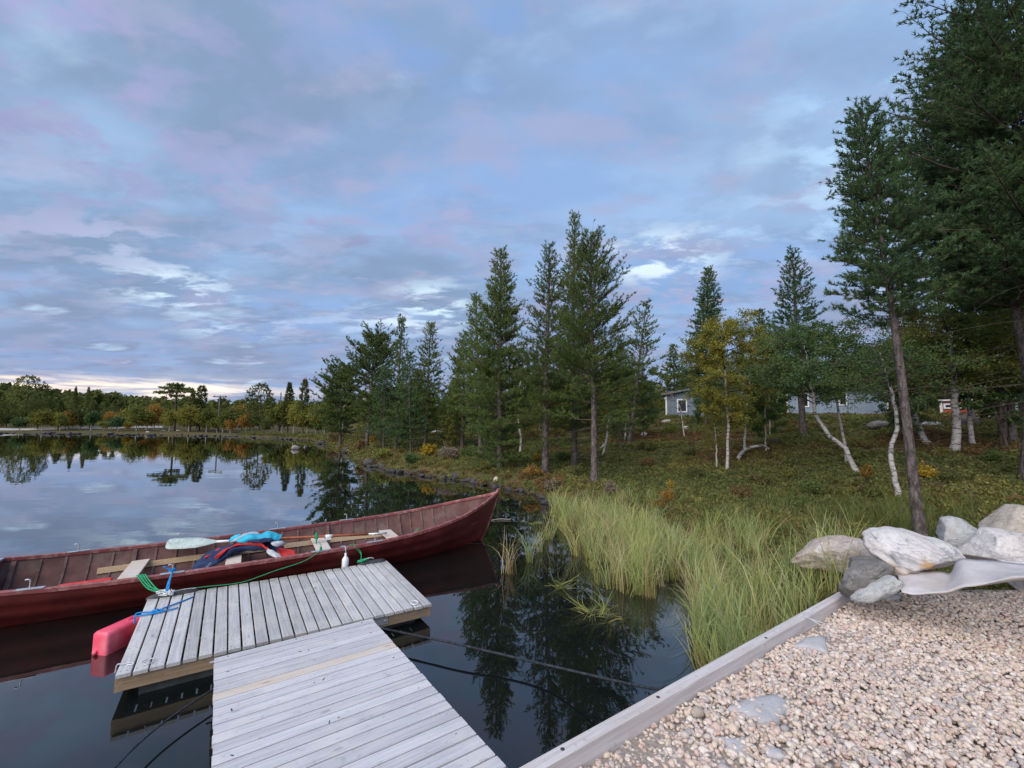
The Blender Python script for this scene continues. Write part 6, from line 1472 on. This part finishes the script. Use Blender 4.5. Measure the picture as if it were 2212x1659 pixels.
# ------------------------------------------------------------------ cabins among the trees
m_wall = mat_noise('blue_grey_boards', (.17, .21, .26), (.14, .18, .225), 3, .8, .2)
m_wall2 = mat_noise('pale_blue_boards', (.25, .31, .39), (.21, .27, .34), 3, .8, .2)
m_redw = mat_noise('red_boards', (.42, .12, .06), (.33, .09, .05), 3, .85, .2)
m_trim = mat_noise('white_trim', (.74, .76, .78), (.66, .68, .70), 6, .6, .3)
m_roof = mat_noise('roof_felt', (.16, .16, .17), (.10, .10, .11), 6, .9, .2)
m_glass = mat_noise('dark_glass', (.015, .018, .022), (.02, .024, .03), 2, .08, .6)
def cabin(name, x0, x1, ytop, ybot, dist, depth, label, wall, wins, name2='board', rise=.5, boards=14, cat='cabin', roofm=m_roof, over=.35, ground_y=None, yaw=0.0):
    A_, B_ = at_dist(x0, ybot, dist), at_dist(x1, ybot, dist*(1+yaw)); A_.z = B_.z = (at_dist((x0+x1)/2, ybot, dist).z)
    u = (B_-A_); W_ = u.length; u.normalize(); v = Vector((-u.y, u.x, 0)); v = v if v.y > 0 else -v; Hh = at_dist(x0, ytop, dist).z-A_.z
    o = empty(name, A_, 0, label, cat)
    up_ = Vector((0, 0, 1)); mb = MB()
    P = [Vector(), u*W_, u*W_+v*depth, v*depth]; T = [Hh, Hh+rise, Hh+rise, Hh]
    mb.add([p+up_*0 for p in P]+[p+up_*t for p, t in zip(P, T)], [(3, 2, 1, 0), (4, 5, 6, 7)]+[(i, (i+1) % 4, 4+(i+1) % 4, 4+i) for i in range(4)]); mb.build('wall', wall, o)
    for i in range(boards):
        w = W_/boards; t = (i+.5)*w; hb_i = Hh+rise*(t/W_); mb = MB(); mb.box(u*t-v*.012+up_*(hb_i/2), (w*.9, .022, hb_i-.02), (u, v, up_)); mb.build('board', wall, o)
    for s_ in (0, W_):
        mb = MB(); mb.box(u*s_-v*.03+up_*((Hh+rise*s_/W_)/2), (.12, .05, Hh+rise*s_/W_), (u, v, up_)); mb.build('corner_trim', m_trim, o)
    mb = MB(); e0 = -u*over-v*over; e1 = u*(W_+over)-v*over; sl = rise/W_
    pts = [e0+up_*(Hh-over*sl), e1+up_*(Hh+rise+over*sl), e1+v*(depth+2*over)+up_*(Hh+rise+over*sl), e0+v*(depth+2*over)+up_*(Hh-over*sl)]
    mb.add([p+up_*.02 for p in pts]+[p+up_*(.14 if cat == 'cabin' else .07) for p in pts], [(3, 2, 1, 0), (4, 5, 6, 7)]+[(i, (i+1) % 4, 4+(i+1) % 4, 4+i) for i in range(4)]); rf = mb.build('roof', roofm, o)
    mb = MB(); d_ = (pts[1]-pts[0]); mb.box((pts[0]+pts[1])/2+up_*.08-v*.02, (d_.length, .03, .15 if cat == 'cabin' else .09), (d_.normalized(), v, d_.normalized().cross(v)*(-1 if d_.normalized().cross(v).z < 0 else 1))); mb.build('fascia', m_roof if cat == 'cabin' else m_trim, rf)
    base = gz(A_.x+u.x*W_/2, A_.y+u.y*W_/2); mb = MB(); mb.box(u*(W_/2)+v*(depth/2)-up_*.25, (W_-.1, depth-.1, .5), (u, v, up_)); mb.build('foundation', m_rock_d, o)
    for (a, b, c, d) in wins:   # fractions along the wall and up it
        c0 = u*(W_*(a+b)/2)+up_*(Hh*(c+d)/2); w, h = W_*(b-a), Hh*(d-c); f = MB()
        for q in (-1, 1):
            f.box(c0+u*(q*(w/2))-v*.045, (.09, .05, h+.09), (u, v, up_))
        fo = f.build('window', m_trim, o); g = MB()
        for q in (-1, 1): g.box(c0+up_*(q*(h/2))-v*.046, (w-.095, .048, .09), (u, v, up_))
        g.build('frame_rail', m_trim, fo); g = MB(); g.box(c0-v*.03, (w-.06, .02, h-.06), (u, v, up_)); g.build('pane', m_glass, fo)
    return o
cabin('cabin', 1440, 1524, 853, 907, 38, 3.2, 'small blue-grey cabin with a sloping roof left of the yellow birch', m_wall, [(.30, .53, .32, .80)], rise=.55)
cabin('cabin', 1702, 1919, 846, 901, 42, 4.5, 'long pale blue cabin glimpsed behind the slim pine and birches', m_wall2, [(.16, .23, .40, .92), (.55, .62, .45, .9)], rise=.05, boards=36, over=.45)
cabin('shed', 2035, 2099, 868, 904, 36, 2.0, 'small red board shed with white trim at the wood edge', m_redw, [(.12, .38, .62, .85), (.62, .86, .62, .85)], rise=.02, boards=10, cat='shed', over=.10)
cabin('cabin', 2196, 2330, 812, 903, 34, 4, 'blue-grey cabin cut off by the right edge of view', m_wall2, [(.3, .45, .4, .8)], rise=.1, boards=20)
# rocks and deadwood on the heath
def heath_rock(x0, x1, yt, yb, mat, label, seed, dist=None, name='rock'):
    xm = (x0+x1)/2; B = on_ground(xm, yb) if dist is None else at_dist(xm, yb, dist)
    d = math.hypot(B.x, B.y); w = (at_dist(x1, yb, d)-at_dist(x0, yb, d)).length/2; h = (at_dist(xm, yt, d).z-at_dist(xm, yb, d).z)/2
    V, F = ico(3, seed, (w, w*.7, h), 8, .12); o = npobj(name, V, F, mat, smooth=True); o.location = (B.x, B.y, B.z+h*.8); o.rotation_euler = (0, 0, -math.atan2(B.x, B.y)); return tag(o, label, 'rock')
heath_rock(1874, 1926, 904, 930, m_rock_d, 'mossy dark rock heap below the right end of the long cabin', 801)
heath_rock(1946, 1984, 886, 928, m_rock_d, 'dark upright heap left of the red shed', 802)
heath_rock(2072, 2118, 882, 922, m_rock_d, 'large round dark boulder before the right end of the red shed', 803)
heath_rock(1984, 2040, 908, 924, m_rock_g, 'low grey rocks below the left corner of the red shed', 804)
heath_rock(2108, 2150, 896, 908, m_rock_w, 'pale stones right of the red shed', 805)
heath_rock(1474, 1488, 919, 928, m_rock_w, 'small white stone on the heath under the small cabin', 806)
heath_rock(1430, 1450, 905, 914, m_rock_g, 'grey stone by the corner of the small cabin', 807)
heath_rock(1382, 1398, 932, 943, m_rock_w, 'pale flat stone among the heath left of the small cabin', 808)
heath_rock(932, 962, 928, 938, m_rock_w, 'flat white stone in the wood left of the shore pine', 809)
heath_rock(1662, 1686, 944, 958, m_twig, 'old dark stump behind the fallen curved log', 810, name='stump')
def log(pts, r, mat, label, dz=0.06, name='fallen_log'):
    P = []
    for (x, y, h) in pts:
        p = on_ground(pts[0][0], pts[0][1]); d = math.hypot(p.x, p.y); P.append(at_dist(x, y, d*(1+h)))
    mb = MB(); C = curve_pts(P, 24); mb.tube(C, [r*(1-.55*i/(len(C)-1)) for i in range(len(C))], 8); return tag(mb.build(name, mat), label, 'log')
log([(1593, 993, 0), (1601, 980, .01), (1612, 970, .02), (1628, 965, .02), (1647, 963, .02), (1662, 970, .02)], .075, m_birch, 'arched pale dead birch log bowed over the heath')
log([(1617, 997, 0), (1628, 996, .0), (1638, 1001, .0)], .045, m_birch, 'short white broken piece lying under the arched log')
log([(1296, 972, 0), (1302, 964, 0), (1309, 955, .01)], .07, m_birch, 'tilted white birch stub right of the group of three')
log([(1150, 939, 0), (1164, 939, 0), (1178, 939, 0)], .03, m_birch, 'thin pale pole lying level behind the left pine of the three')
log([(1358, 898, 0), (1376, 902, 0), (1395, 910, 0)], .09, m_birch, 'whitish fallen trunk deep in the wood left of the small cabin')
log([(2153, 896, 0), (2153, 885, 0), (2153, 874, 0)], .07, m_rock_t, 'short grey post standing right of the red shed', name='post')
# floating leaves near the sedges
def pad(x, y, r, i):
    p = at_z(x, y, .006); n = 10; mb = MB(); mb.add([Vector((r*math.cos(q*.6283)*(1 if q else .2), r*.8*math.sin(q*.6283), 0)) for q in range(n)], [tuple(range(n))]); o = mb.build('floating_leaf', m_grassy, recalc=False); o.location = p; o.rotation_euler = (0, 0, i*1.3)
    return tag(o, 'flat leaf floating on dark water left of the sedges', 'leaf', 'leaves floating left of the sedges')
for i, (x, y, r) in enumerate(((1165, 1129, .14), (1150, 1131, .10), (1174, 1118, .09), (1130, 1127, .07))): pad(x, y, r, i)
